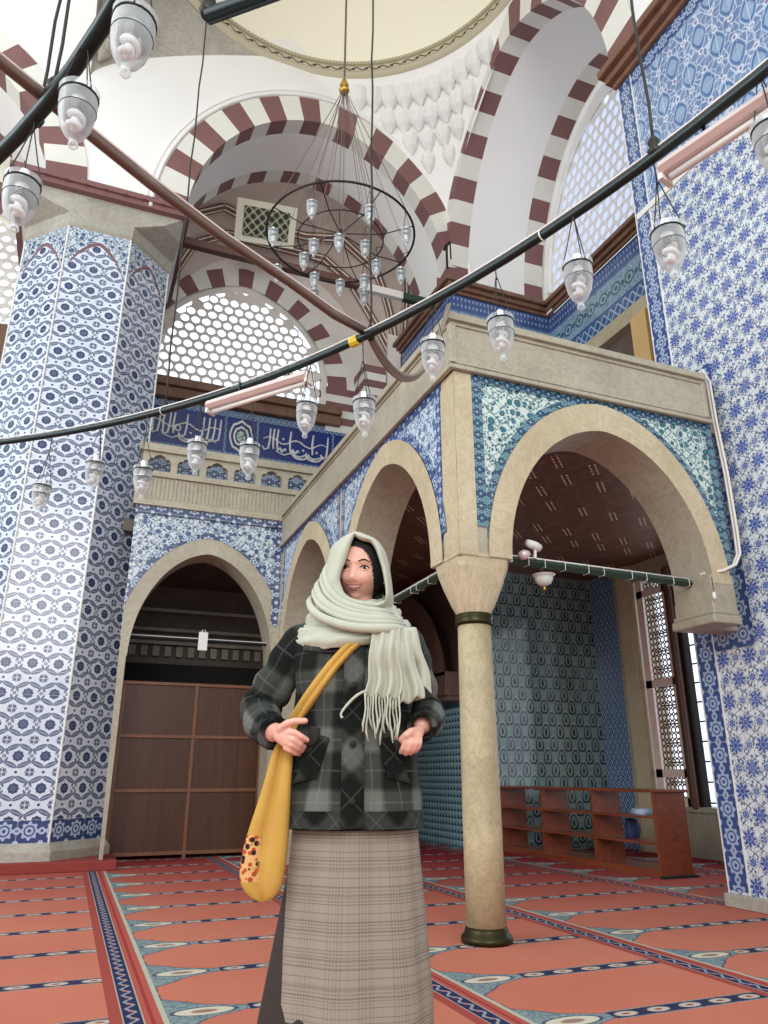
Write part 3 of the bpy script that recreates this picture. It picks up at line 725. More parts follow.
b = MB(); b.poly([(0.3, YW+.12, 7.6), (3.9, YW+.12, 7.6), (3.9, YW+.12, 10.2), (0.3, YW+.12, 10.2)]); struct(b.build('window_4', 'sky'))
b = MB(); b.box(-0.3, YW-0.22, 7.50, 4.1, YW+0.02, 7.66); b.box(-.3, YW-0.14, 7.30, 4.1, YW+0.02, 7.50); struct(b.build('trim_14', 'cornice', bevel=0.02))
# second pierced lunette left of the pier
cwl = arch(-2.6, 1.5, 8.1, 9.6, 48)
b = MB(); pierced(b, 'Y', YW-1.0, 0.05, cwl, 7.6, 0.185, 0.165, 0.072, 0.072); struct(b.build('window_5', 'soffit'))
b = MB(); b.poly([(-4.2, YW-.88, 7.6), (-1.0, YW-.88, 7.6), (-1.0, YW-.88, 9.8), (-4.2, YW-.88, 9.8)]); struct(b.build('window_6', 'sky'))
clo2 = arch(-2.6, 1.6, 8.1, 9.7, 60); clo3 = arch(-2.6, 2.1, 8.1, 10.3, 60)
b = MB(); wall_above(b, 'Y', YW-1, arch(-2.6, 1.5, 8.1, 9.6, 48), -7, -0.9, 12, 0); ring(b, 'Y', YW-1.03, clo2, clo3, lambda i, n: 1 if (i*15//n) % 2 == 0 else 2)
b.poly([(-7, YW-1, 4), (-0.9, YW-1, 4), (-0.9, YW-1, 7.6), (-7, YW-1, 7.6)], 3)
struct(b.build('wall_back_left', ['cream', 'abl_d', 'abl_l', 'cornice']))
# side wall of that back bay and its end wall
b = MB(); b.poly([(5.35, 11.0, 4),(5.35, YW, 4),(5.35, YW, 12),(5.35, 11.0, 12)]); b.poly([(0.5,10.4,8.5),(0.5,YW,8.5),(0.5,YW,12),(0.5,10.4,12)]); struct(b.build('wall_back_side', 'soffit'))

# ---- painted ribbed half vault over the back bay
VC = (2.60, 10.55, 8.5)
def vpt(i, t, r=1.0):      # five facets; i in 0..5, t height
    a = PI*i/5.0; rr = math.cos(t*PI/2*0.86)**0.75*(1-0.0*t)
    return Vector((VC[0]-3.25*r*rr*math.cos(a), VC[1]+2.75*r*rr*math.sin(a), VC[2]+2.65*math.sin(t*PI/2)*r))
b = MB()
for i in range(5):
    for j in range(12):
        b.poly([vpt(i, j/12), vpt(i+1, j/12), vpt(i+1, (j+1)/12), vpt(i, (j+1)/12)], 0)
b.poly([vpt(i, 1.0) for i in range(6)], 0)
struct(b.build('ceiling_back_vault', plain('rosy_vault_plaster', (206, 190, 180), 0.8, var=0.06, scale=0.8), smooth=False))
b = MB()
def strip(pts, wd, mat, off):
    cen = Vector((VC[0], VC[1]-0.4, VC[2]+0.6))
    for p, q in zip(pts[:-1], pts[1:]):
        d = (q-p).normalized(); n = (cen-p).normalized(); sd = d.cross(n).normalized()*wd/2
        b.poly([p-sd+n*off, q-sd+n*off, q+sd+n*off, p+sd+n*off], mat)
paths = [[(1,0),(1,.3),(1,.6),(1.3,.82),(2,.86),(3,.86),(3.7,.82),(4,.6),(4,.3),(4,.05)], [(1.35,.3),(1.4,.55),(1.7,.70),(2,.74),(3,.74),(3.3,.70),(3.6,.55),(4,.06)],
         [(4.0,.05),(4.3,.35),(4.6,.62),(5,.78)], [(0,.78),(.4,.62),(.7,.35),(1,.05)]]
def vf(i, t, r=0.985):
    k = min(int(i), 4); f = i-k; return vpt(k, t, r)*(1-f)+vpt(k+1, t, r)*f
for pth in paths:
    pts = []
    for (i_, t_), (k_, u_) in zip(pth[:-1], pth[1:]):
        for q in range(5): pts.append(vf(i_+(k_-i_)*q/5, t_+(u_-t_)*q/5))
    pts.append(vf(*pth[-1]))
    strip(pts, 0.17, 0, 0.01); strip(pts, 0.11, 1, 0.02); strip(pts, 0.06, 2, 0.03)
struct(b.build('trim_15', ['cornice', 'cream', 'abl_d']))
# pierced vent panel at the crown
def grille_mat():
    s = Sh('green_interlace_panel'); u, v = s.uv(); a = (u/0.17+v/0.17).fr(); c = (u/0.17-v/0.17).fr()
    l = abs(a-0.5).below(0.13, 0.08).mx(abs(c-0.5).below(0.13, 0.08)); r = ln((u/0.17).fr()-0.5, (v/0.17).fr()-0.5)
    col = s.mix(srgb(44, 48, 44), srgb(190, 190, 160), l); col = s.mix(col, srgb(120, 126, 96), abs(r-0.3).below(0.06, 0.06)); return s.done(col, 0.6)
b = MB(); b.box(-0.42, -0.03, -0.25, 0.42, 0.03, 0.25, 0); b.box(-0.55, 0.0, -0.36, 0.55, 0.05, 0.36, 1)
gp = b.build('trim_16', [grille_mat(), 'cream']); struct(gp); gp.location = (2.15, 11.05, 10.42); gp.rotation_euler = (math.radians(38), math.radians(-6), 0)

# ---- tie beams across the back arch
b = MB(); b.box(-0.1, 9.85, 8.64, 3.55, 9.98, 8.77, 0); b.box(3.55, 9.87, 8.62, 4.35, 9.98, 8.76, 1); b.box(4.35, 9.87, 8.62, 4.85, 9.98, 8.76, 2); struct(b.build('trim_17', [plain('dark_mauve_beam', (96, 66, 58), 0.6), 'soffit', 'greenwrap'], bevel=0.012))
b = MB(); b.box(-6.5, 9.75, 8.60, -1.2, 9.9, 8.78); struct(b.build('trim_18', 'cornice'))

# ---- calligraphy frieze on the back wall
b = MB(); b.box(-0.2, YW-0.02, 6.42, 5.2, YW+0.015, 7.22, 0)
b.box(-0.2, YW-0.035, 7.14, 5.2, YW, 7.26, 1); b.box(-0.2, YW-0.035, 6.34, 5.2, YW, 6.44, 1)
for x in (1.93, 2.52, 3.98): b.box(x-0.02, YW-0.03, 6.44, x+0.02, YW, 7.14, 1)
struct(b.build('trim_19', [plain('deep_blue_glaze', (38, 54, 120), 0.2, var=0.2, scale=4), 'diamond']))
b = MB()
def stroke(pts, r=0.018): b.tube([(x, YW-0.03, z) for x, z in pts], [r*(0.6+0.6*math.sin(PI*(i+0.5)/len(pts))) for i in range(len(pts))], 6)
def script(x0, x1, z0, z1, seed):
    rr = random.Random(seed); x = x1-0.05; H = z1-z0
    while x > x0+0.08:
        kind = rr.choice(['alif', 'lam', 'bowl', 'ha', 'lam', 'alif', 'wave'])
        if kind == 'alif': stroke([(x, z0+H*0.25), (x-0.01, z0+H*0.6), (x+0.01, z0+H*0.95)]); x -= 0.075
        elif kind == 'lam': stroke([(x+0.01, z0+H*0.95), (x, z0+H*0.5), (x-0.02, z0+H*0.25), (x-0.09, z0+H*0.18), (x-0.13, z0+H*0.3)]); x -= 0.10
        elif kind == 'bowl': stroke([(x-0.16+0.16*math.cos(t), z0+H*0.22+H*0.2*math.sin(t)) for t in [PI*2.05-PI*1.15*i/9 for i in range(10)]]); stroke([(x-0.12, z0+H*0.32), (x-0.10, z0+H*0.36)], 0.024); x -= 0.19
        elif kind == 'ha': stroke([(x-0.05+0.05*math.cos(t), z0+H*0.45+H*0.1*math.sin(t)) for t in [2*PI*i/9 for i in range(10)]]); x -= 0.12
        else: stroke([(x-0.02*i, z0+H*(0.25+0.07*math.sin(i*1.3))) for i in range(10)]); stroke([(x-0.08, z0+H*0.62), (x-0.05, z0+H*0.66)], 0.022); x -= 0.17
    stroke([(x0+0.05+(x1-x0-0.1)*i/14, z0+H*(0.56+0.10*math.sin(i*1.1))) for i in range(15)], 0.013)
    stroke([(x1-0.1-(x1-x0-0.4)*i/12, z0+H*(0.14+0.05*math.sin(i*1.7))) for i in range(13)], 0.015)
script(0.55, 1.88, 6.50, 7.08, 3); script(2.58, 3.92, 6.50, 7.08, 5)
struct(b.build('trim_20', 'white'))
b = MB()
for cx in (2.22, 4.3):
    b.lathe([(0.0, 0), (0.26, 0), (0.26, 0.01), (0.0, 0.012)], (0, 0, 0), 8) if False else None
    for r0_, r1_, m in ((0.0, 0.10, 1), (0.13, 0.17, 0), (0.22, 0.26, 0)):
        for k in range(24):
            a, c = 2*PI*k/24, 2*PI*(k+1)/24; f = lambda t, r: (cx+r*math.cos(t)*0.85, YW-0.028, 6.79+r*math.sin(t)*1.2*(1+0.08*math.cos(8*t)))
            b.poly([f(a, r0_), f(c, r0_), f(c, r1_), f(a, r1_)], m)
struct(b.build('trim_21', ['abl_l', 'fl_teal']))
# painted upright strip on the pale wall right of the lunette
b = MB(); b.box(4.86, YW-0.7, 4.0, 5.12, YW-0.62, 9.2); struct(b.build('trim_22', 'soffit'))

# ================================================================== GALLERY (arcades, parapets, ceiling)
GX, GY, TH = 2.25, 4.23, 0.40
ZP0, ZP1 = 3.72, 4.19
# front arcade
GE = 4.66
fi = arch(3.54, 0.89, 2.34, 3.46, 48, 0.05); fo = arch(3.54, 1.07, 2.34, 3.69, 48, 0.05)
b = MB()
b.poly([(GX, GY, 2.34), (3.54-1.07, GY, 2.34), (3.54-1.07, GY, ZP0), (GX, GY, ZP0)], 0)
wall_above(b, 'Y', GY, fo, 3.54-1.07, GE, ZP0, 1); ring(b, 'Y', GY-0.015, fi, fo, lambda i, n: 2)
soffit(b, 'Y', GY-0.015, fi, GY+TH, fi, lambda i, n, j, nd: 3, 2); wall_above(b, 'Y', GY+TH, fi, GX+TH, RX0, ZP1, 3)
# left arcade
a1 = arch(5.57, 0.93, 2.34, 3.48, 40, 0.08); a1o = arch(5.57, 1.12, 2.34, 3.69, 40, 0.08)
a2 = arch(7.88, 0.93, 2.34, 3.48, 40, 0.08); a2o = arch(7.88, 1.12, 2.34, 3.69, 40, 0.08)
for ci, co in ((a1, a1o), (a2, a2o)):
    wall_above(b, 'X', GX, co, co[0][0], co[-1][0], ZP0, 4); ring(b, 'X', GX-0.015, ci, co, lambda i, n: 2); soffit(b, 'X', GX-0.015, ci, GX+TH, ci, lambda i, n, j, nd: 3, 2)
    wall_above(b, 'X', GX+TH, ci, ci[0][0]-.2, ci[-1][0]+.2, ZP1, 3)
b.poly([(GX, GY, 2.34), (GX, 5.57-1.12, 2.34), (GX, 5.57-1.12, ZP0), (GX, GY, ZP0)], 2)
b.poly([(GX, 5.57+1.12, 2.34), (GX, 7.88-1.12, 2.34), (GX, 7.88-1.12, ZP0), (GX, 5.57+1.12, ZP0)], 2)
b.poly([(GX, 7.88+1.12, 0), (GX, 9.5, 0), (GX, 9.5, ZP0), (GX, 7.88+1.12, ZP0)], 2)
b.box(GX+.004, GY+.004, 2.36, GX+TH-.004, GY+TH-.004, ZP0, 2); b.box(GX+.004, 6.52, 2.36, GX+TH-.004, 6.94, ZP0, 2); b.box(GX, 8.82, 0, GX+TH, 9.5, 2.4, 3)
struct(b.build('wall_gallery', ['stone_b', 'fl_teal', 'stone_y', 'stone_b', 'fl_blue']))
# coloured tile borders framing the spandrels
b = MB(); e = 0.006
def bord(axis, d, q, mat): b.poly([P(axis, d, *k) for k in q], mat)
d = GY-e
bord('Y', d, [(GX+.14, 2.55), (GX+.225, 2.55), (GX+.225, ZP0), (GX+.14, ZP0)], 0); bord('Y', d-.001, [(GX+.14, ZP0-.06), (GE, ZP0-.06), (GE, ZP0), (GX+.14, ZP0)], 0)
bord('Y', d, [(4.59, 2.34), (GE, 2.34), (GE, ZP0), (4.59, ZP0)], 0)
fo2 = arch(3.54, 1.13, 2.34, 3.75, 48, 0.05)
for i in range(3, 45):
    q = [fo[i], fo[i+1], fo2[i+1], fo2[i]]; q = [(u, min(z, ZP0)) for u, z in q]; bord('Y', d-.002, q, 0)
bord('Y', d-.003, [(GX-.002, 2.34), (GX+.14, 2.34), (GX+.14, ZP0), (GX-.002, ZP0)], 2)
d = GX-e
for co, c, hs in ((a1o, 5.57, 1.12), (a2o, 7.88, 1.12)):
    c2 = arch(c, hs+.07, 2.34, 3.76, 40, 0.08)
    for i in range(2, 38):
        q = [co[i], co[i+1], c2[i+1], c2[i]]; bord('X', d-.002, [(u, min(z, ZP0)) for u, z in q], 1)
    bord('X', d, [(c-hs-.0, 2.5), (c-hs+.07, 2.5), (c-hs+.07, ZP0), (c-hs-.0, ZP0)], 1); bord('X', d, [(c+hs, 2.5), (c+hs-.07, 2.5), (c+hs-.07, ZP0), (c+hs, ZP0)], 1)
bord('X', d-.001, [(GY+.2, ZP0-.06), (9.1, ZP0-.06), (9.1, ZP0), (GY+.2, ZP0)], 1)
struct(b.build('trim_23', ['bd_teal', 'bd_blue', 'stone_y']))
# parapet
b = MB()
b.box(GX-0.02, GY-0.02, ZP0, GE, GY+0.14, ZP1, 0); b.box(GE-.05, GY+.1, ZP0, RX0, GY+0.2, ZP1, 0); b.box(GX-0.02, GY+.14, ZP0, GX+0.12, 9.1, ZP1, 0)
for z0, z1, o in ((ZP0-0.0, ZP0+0.035, 0.05), (ZP1-0.06, ZP1, 0.05), (ZP0+0.05, ZP0+0.065, 0.035), (ZP1-0.10, ZP1-0.085, 0.035)):
    b.box(GX-o, GY-o, z0, GE, GY+0.16, z1, 0); b.box(GX-o, GY+0.161, z0, GX+0.14, 9.08, z1, 0)
b.box(GX-0.035, GY-0.035, ZP0+.05, GX+.02, GY+.02, ZP1-.08, 0); b.box(GE-.06, GY-0.035, ZP0+.05, GE-.015, GY+.02, ZP1-.08, 0)
struct(b.build('trim_24', 'stone_b', bevel=0.006))
# gallery ceiling / slab
b = MB(); b.box(GX+TH-.05, GY+TH-.05, 3.80, 7.25, 11.0, 3.98); struct(b.build('ceiling_gallery', 'ceil'))
# right end corbel of the front arch (half capital against the pier)
b = MB()
b.box(4.41, GY-.012, 2.22, GE-.02, GY+TH, 2.42); b.box(4.37, GY-.03, 2.03, GE-.01, GY+TH+.02, 2.10); b.box(4.40, GY-.012, 2.10, GE-.02, GY+TH, 2.24); b.box(4.385, GY-.02, 2.10, GE-.015, GY+TH+.01, 2.135)
b.box(GE-.02, GY+.2, 2.03, RX0, GY+TH, ZP1)
struct(b.build('trim_25', 'stone_b', bevel=0.012))

# ---- the two free columns
def column(x, y, label):
    t = empty('stone_column', (x, y, 0), label, 'column', 'columns of the gallery arcade')
    b = MB(); b.lathe([(0.150, 0.012), (0.155, 0.03), (0.150, 0.05), (0.135, 0.06), (0.128, 0.085), (0.120, 0.10)], (0, 0, 0), 32); b.build('base_ring', 'bronze', t, True)
    b = MB(); b.lathe([(0.120, 0.07), (0.122, 0.6), (0.118, 1.2), (0.112, 1.93)], (0, 0, 0), 32); b.build('shaft', 'shaft', t, True)
    b = MB(); b.lathe([(0.112, 1.90), (0.126, 1.905), (0.130, 1.925), (0.122, 1.94), (0.130, 1.955), (0.126, 1.975), (0.116, 1.98)], (0, 0, 0), 32); b.build('collar', 'bronze', t, True)
    # capital: round at the collar to square with chamfered triangular facets
    b = MB(); N = 32; rings = []
    for z, k in ((1.975, 0.0), (2.03, 0.22), (2.16, 0.62), (2.27, 0.9), (2.34, 1.0)):
        rg = []
        for i in range(N):
            a = 2*PI*(i+0.5)/N; c, s_ = math.cos(a), math.sin(a); rc = 0.115
            m = max(abs(c), abs(s_)); rs = 0.20/m; r = rc+(rs-rc)*k; 
            dia = 0.27/(abs(c)+abs(s_))*1.02 if k < 1 else 9; r = min(r, max(rc, dia+0.10*k)); rg.append((r*c, r*s_, z))
        rings.append(rg)
    b.loft(rings); b.box(-.205, -.205, 2.335, .205, .205, 2.36); b.build('capital', 'stone_y', t)
    return t
column(GX+.20, GY+.20, 'round cream marble column with bronze rings at the open corner of the gallery')
column(GX+.20, 6.73, 'second marble column of the side arcade, behind the standing woman')

# ---- iron tie bars under the arches
def tiebar(name, p, q, label, clips):
    t = empty(name, p, label, 'tie bar', 'tie bars across the gallery arches')
    v = Vector(q)-Vector(p); b = MB()
    b.tube([(0,0,0), v*1.0], 0.032, 4); b.build('bar', 'greenwrap', t)
    n = Vector((-v.y, v.x, 0)).normalized()
    b = MB(); b.tube([(0,0,0.038), Vector((0,0,0.038))+v], 0.006, 6); b.build('conduit', 'white', t, True)
    for f in clips:
        b = MB(); c = v*f; d = v.normalized()*0.008
        b.tube([c+Vector((0,0,0.044)), c+n*0.034+Vector((0,0,0.024)), c+n*0.034-Vector((0,0,0.030)), c-n*0.034-Vector((0,0,0.030)), c-n*0.034+Vector((0,0,0.024)), c+Vector((0,0,0.044))], 0.0028, 5)
        b.build('cable_clip', 'white', t)
tiebar('tie_bar', (GX+.44, GY+.2, 2.40), (4.42, GY+.2, 2.38), 'green wrapped tie bar with white clips under the front arch', (0.12, 0.2, 0.3, 0.42, 0.5, 0.65, 0.73, 0.88, 0.97))
tiebar('tie_bar', (GX+.2, GY+.44, 2.38), (GX+.2, 6.5, 2.36), 'tie bar with white conduit beside the scarfed head', (0.05, 0.09, 0.22, 0.34, 0.4, 0.6))

# ---- back arcade with high balustrade
YB = 9.1
bi = arch(1.33, 0.84, 2.25, 3.54, 48, 0.07); bo = [(max(u, 0.40), z) for u, z in arch(1.33, 1.02, 2.25, 3.74, 48, 0.07)]
b = MB(); wall_above(b, 'Y', YB, bo, 0.40, GX, 4.08, 0, 2.25); ring(b, 'Y', YB-.015, bi, bo, lambda i, n: 1); soffit(b, 'Y', YB-.015, bi, YB+.4, bi, lambda i, n, j, nd: 1, 2)
b.poly([(0.44, YB-.015, 0.1), (0.48, YB-.015, 0.1), (0.48, YB-.015, 2.25), (0.40, YB-.015, 2.25)], 1); b.poly([(0.48, YB-.015, 0.1), (0.48, YB+.4, 0.1), (0.48, YB+.4, 2.25), (0.48, YB-.015, 2.25)], 1)
b.box(2.19, YB-.015, 0.0, 2.6, YB+.4, 2.25, 1)
struct(b.build('wall_back_arcade', ['fl_grey', 'stone_b']))
b = MB(); bo2 = [(max(u, 0.39), z) for u, z in arch(1.33, 1.09, 2.25, 3.81, 48, 0.07)]
for i in range(2, 46): b.poly([(bo[i][0], YB-.02, bo[i][1]), (bo[i+1][0], YB-.02, bo[i+1][1]), (bo2[i+1][0], YB-.02, bo2[i+1][1]), (bo2[i][0], YB-.02, bo2[i][1])], 0)
b.poly([(0.4, YB-.022, 3.98), (GX, YB-.022, 3.98), (GX, YB-.022, 4.08), (0.4, YB-.022, 4.08)]); b.poly([(GX-.11, YB-.022, 2.7), (GX-.02, YB-.022, 2.7), (GX-.02, YB-.022, 4.0), (GX-.11, YB-.022, 4.0)])
struct(b.build('trim_26', 'bd_grey'))
b = MB()
b.box(0.36, YB-.06, 4.08, 3.6, YB+.12, 4.16); b.box(0.36, YB-.03, 4.16, 3.6, YB+.10, 4.46); b.box(0.36, YB-.07, 4.46, 3.6, YB+.12, 4.53); b.box(0.36, YB-.07, 4.80, 3.6, YB+.12, 4.90)
for k in range(64): b.box(0.38+k*0.05, YB-.042, 4.17, 0.405+k*0.05, YB-.03, 4.45)
for k in range(9):           # pierced panels with cusped heads
    x0 = 0.46+k*0.36; 
    b.box(x0-.06, YB-.02, 4.53, x0+.02, YB+.07, 4.80)
    prof = [(0.02, 4.68), (0.05, 4.72), (0.08, 4.715), (0.10, 4.75), (0.16, 4.775), (0.22, 4.75), (0.24, 4.715), (0.27, 4.72), (0.30, 4.68)]
    for (a, za), (c, zc) in zip(prof[:-1], prof[1:]):
        for yy in (YB-.02, YB+.07): b.poly([(x0+a, yy, za), (x0+c, yy, zc), (x0+c, yy, 4.81), (x0+a, yy, 4.81)])
        b.poly([(x0+a, YB-.02, za), (x0+c, YB-.02, zc), (x0+c, YB+.07, zc), (x0+a, YB+.07, za)])
struct(b.build('trim_27', 'stone_b'))
# room under the back gallery
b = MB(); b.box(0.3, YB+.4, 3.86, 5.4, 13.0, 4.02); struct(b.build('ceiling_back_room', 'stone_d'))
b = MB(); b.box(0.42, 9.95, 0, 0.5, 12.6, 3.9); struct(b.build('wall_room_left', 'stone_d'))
b = MB(); b.box(0.3, 12.4, 0, 5.3, 12.46, 3.9, 0)
for z in (2.9, 3.1, 3.4): b.box(0.3, 12.25-(z-2.9)*.2, z, 5.2, 12.4, z+.05, 1)
for k in range(26): b.box(0.5+k*.18, 12.3, 2.72, 0.6+k*.18, 12.4, 2.88, 1)
b.box(0.3, 12.3, 2.1, 5.2, 12.4, 2.6, 2); b.box(0.9, 12.28, 1.0, 1.6, 12.4, 2.15, 1); b.box(2.0, 12.28, 1.0, 2.3, 12.4, 2.3, 3)
struct(b.build('wall_room_back', ['stone_d', 'stone_b', 'dark', 'diamond']))
# ---- walls under the gallery on the right
b = MB()
b.poly([(5.1, 9.3, 0), (5.1, 12.4, 0), (5.1, 12.4, 1.86), (5.1, 9.3, 1.86)], 0); b.poly([(5.1, 9.3, 1.86), (5.1, 9.55, 1.86), (5.1, 9.55, 3.9), (5.1, 9.3, 3.9)], 0)
b.poly([(5.1, 9.55, 1.86), (5.1, 12.4, 1.86), (5.1, 12.4, 3.9), (5.1, 9.55, 3.9)], 1)
b.poly([(5.095, 9.55, 1.86), (5.095, 12.4, 1.86), (5.095, 12.4, 2.0), (5.095, 9.55, 2.0)], 2)
b.poly([(5.1, 9.3, 0), (7.2, 9.3, 0), (7.2, 9.3, 3.9), (5.1, 9.3, 3.9)], 3)
struct(b.build('wall_far_pier_base', ['small', 'stone_d', 'bd_teal', 'tulip']))
# springer arch above the small teal tiles
b = MB(); ya = arch(11.15, 1.05, 2.3, 3.4, 30, 0.2); yo = arch(11.15, 1.45, 2.3, 3.75, 30, 0.2)
ring(b, 'X', 4.85, ya, yo, lambda i, n: 0); soffit(b, 'X', 4.85, ya, 5.1, ya, lambda i, n, j, nd: 0, 1)
b.box(4.85, 9.68, 2.1, 5.1, 10.12, 2.35); b.box(4.83, 9.66, 2.02, 5.1, 10.14, 2.10); b.box(4.88, 9.7, 1.95, 5.1, 10.1, 2.02)
struct(b.build('trim_28', stone('rosy_stone', (150, 116, 100), (120, 92, 80), (80, 60, 52), 1.0)))
# ---- right outer wall with the tall window (plane X=7.2)
XW = 7.2
b = MB()
b.poly([(XW, 9.3, 0), (XW, 8.72, 0), (XW, 8.72, 3.9), (XW, 9.3, 3.9)], 0)
b.box(XW-.02, 8.36, 0, XW+.5, 8.72, 3.9, 1); b.box(XW+.0, 2.0, 0, XW+.5, 8.72, 0.52, 1); b.box(XW-.04, 2.0, 0.52, XW+.5, 8.72, 0.58, 1)
b.box(XW, 2.0, 3.55, XW+.5, 8.7, 3.95, 1)
struct(b.build('wall_right', ['diamond', 'stone_b']))
b = MB(); b.box(XW-.07, 8.32, 0.0, XW+.02, 8.60, 3.8, 0); struct(b.build('trim_29', 'stone_y', bevel=0.01))
b = MB()
YJ = 8.36
b.box(XW+.40, 4.0, 0.5, XW+.42, YJ, 3.6, 0); struct(b.build('window_7', 'sky'))
b = MB()
for z in [0.62+0.245*k for k in range(13)]: b.tube([(XW+.32, 4.0, z), (XW+.32, YJ, z)], 0.012, 6)
for y in [4.2+0.3*k for k in range(13)]: b.tube([(XW+.32, y, 0.5), (XW+.32, y, 3.6)], 0.012, 6)
struct(b.build('trim_30', 'iron'))
# wooden window post
b = MB(); b.box(XW-.02, 7.58, 0.56, XW+.10, 7.72, 3.6, 0); b.tube([(XW-.04, 7.60, 0.56), (XW-.04, 7.60, 3.6)], 0.045, 16, 0); b.box(XW+.02, 7.52, 0.56, XW+.14, 7.58, 3.6, 1); struct(b.build('trim_31', ['wood_d', 'dark'], bevel=0.02))

# carved wooden shutter beside the jamb, daylight behind it
b = MB(); YS0, YS1 = 7.72, 8.30
b.box(XW+.02, YS0, 0.58, XW+.05, YS0+.07, 3.55, 0); b.box(XW+.02, YS1-.12, 0.58, XW+.05, YS1, 3.55, 0)
for z in (0.58, 0.92, 2.06, 3.30): b.box(XW+.02, YS0, z, XW+.05, YS1, z+.10, 0)
cell = 0.085
for j in range(36):
    for i in range(5):
        cy_, cz__ = YS0+.11+i*.07, .72+j*.078
        K = 6
        for k in range(K):
            a_, c_ = 2*PI*k/K, 2*PI*(k+1)/K
            b.tube([(XW+.035, cy_+.036*math.cos(a_), cz__+.040*math.sin(a_)), (XW+.035, cy_+.036*math.cos(c_), cz__+.040*math.sin(c_))], 0.0095, 4, 1)
struct(b.build('trim_32', ['rosewood', 'wood_f']))

# ================================================================== THINGS IN THE HALL
# ---- wooden screen closing the back arch
t = empty('wooden_screen', (0.55, 10.0, 0.012), 'dark brown panelled wooden screen closing the arch beside the left pier', 'screen')
b = MB(); W_, H_ = 2.10, 2.03
xs = (0.0, 0.89, 1.75, W_); zs = (0.06, 0.76, 1.39, H_)
for x in xs: b.box(x-.022, -.025, 0, x+.022, .025, H_+.022)
for z in zs: b.box(-.022, -.03, z-.02, W_+.022, .02, z+.02)
b.build('frame', 'wood_f', t, bevel=0.004)
for i in range(3):
    for j in range(3):
        b = MB(); x0, x1, z0, z1 = xs[i]+.022, xs[i+1]-.022, zs[j]+.02, zs[j+1]-.02
        b.box(x0, -.004, z0, x1, .012, z1); n = 2 if i < 2 else 1
        for k in range(1, n+1): xx = x0+(x1-x0)*k/(n+1); b.box(xx-.006, -.010, z0, xx+.006, -.004, z1)
        b.build('panel', 'wood_d', t)
# ---- tie rod with a small white notice
t = empty('tie_bar', (0.48, 9.3, 2.50), 'thin dark tie rod crossing the left back arch', 'tie bar')
b = MB(); b.tube([(0,0,0), (1.70,0,0)], 0.018, 8); b.build('bar', 'iron', t); b = MB(); b.tube([(0,-.01,0.022), (1.70,-.01,0.022)], 0.005, 6); b.build('conduit', 'white', t)
b = MB(); b.box(-.055, -.006, -.12, .055, .004, .10); b.box(-.02, -.004, .10, -.012, .004, .13); b.box(.012, -.004, .10, .02, .004, .13)
o = b.build('paper_notice', 'white'); o.location = (1.36, 9.27, 2.50); tag(o, 'small blank white notice hanging from the thin rod in the dark arch', 'notice')
# ---- shoe shelf
SL, SDp, SH_ = 3.0, 0.40, 0.80
t = empty('open_shelf', (5.42, 6.32, 0.012), 'long low red-brown open wooden shelf unit on the carpet before the window wall', 'shelf')
b = MB(); b.box(0.0, -.03, SH_-.028, SDp+.03, SL, SH_); b.build('top_board', 'wood_r', t, bevel=0.006)
b = MB(); b.box(0.005, 0, 0.0, SDp, .03, SH_-.028); b.build('side_panel', 'wood_r', t, bevel=0.004)
b = MB(); b.box(0.005, SL-.03, 0.0, SDp, SL, SH_-.028); b.build('side_panel', 'wood_r', t, bevel=0.004)
for y in (1.0, 2.0):
    b = MB(); b.box(0.005, y-.012, 0.05, SDp-.01, y+.012, SH_-.028); b.build('divider', 'wood_r', t)
for z in (0.05, 0.29, 0.53):
    b = MB(); b.box(0.008, .03, z, SDp-.01, SL-.03, z+.022); b.build('shelf_board', 'wood_r', t)
b = MB(); b.box(0.012, .03, 0.0, .03, SL-.03, .05); b.build('plinth', 'wood_r', t)
b = MB(); b.box(-.02, -.05, 0.0, SDp+.02, -.0, .022); b.build('foot_strip', 'dark', t)
b = MB(); b.loft([[(x*s_, y*s_, z) for x, y in ((-.10,-.14),(.10,-.13),(.11,.13),(-.09,.14))] for z, s_ in ((0,.7),(.03,.72),(.05,.66),(.06,.5))])
o = b.build('folded_cloth', plain('pale_blue_cloth', (176, 192, 214), 0.9), None, True); o.location = (5.60, 6.72, 0.565); tag(o, 'pale blue folded cloth on the upper board of the open shelf', 'cloth')
b = MB(); b.loft([[(x*s_+.02*math.sin(z*20), y*s_, z) for x, y in ((-.07,-.05),(.07,-.04),(.08,.05),(-.06,.045))] for z, s_ in ((0,.9),(.08,1.0),(.14,.9),(.18,.7),(.19,.3))])
o = b.build('cloth_bundle', plain('navy_cloth', (52, 62, 104), 0.9), None, True); o.location = (5.66, 6.98, 0.327); tag(o, 'dark blue bundle of cloth on the middle board of the open shelf', 'bundle')

# ---- big ring chandelier overhead
RC = (-4.009, 0.114); RZ = 2.85; RO, RI = 5.697, 4.14
t = empty('ring_chandelier', (RC[0], RC[1], RZ), 'huge dark green iron ring chandelier hanging low over the hall', 'chandelier')
def circ(r, n, z=0.0): return [(r*math.cos(2*PI*k/n), r*math.sin(2*PI*k/n), z) for k in range(n+1)]
b = MB(); b.tube(circ(RO, 180), 0.018, 8, 0, False); b.build('outer_ring', 'iron', t, True)
b = MB(); b.tube(circ(RO-.010, 180, 0.021), 0.004, 6, 0, False); b.build('cable', 'white', t, True)
b = MB(); b.tube(circ(RI, 150), 0.024, 8, 0, False); b.build('inner_ring', 'iron', t, True)
def rl(x, y, z=RZ): return (x-RC[0], y-RC[1], z-RZ)
b = MB(); pts = [(-.62,1.74), (-.42,1.9), (.02,2.2), (.30,2.39), (.61,2.57), (.85,2.70), (1.06,2.80)]
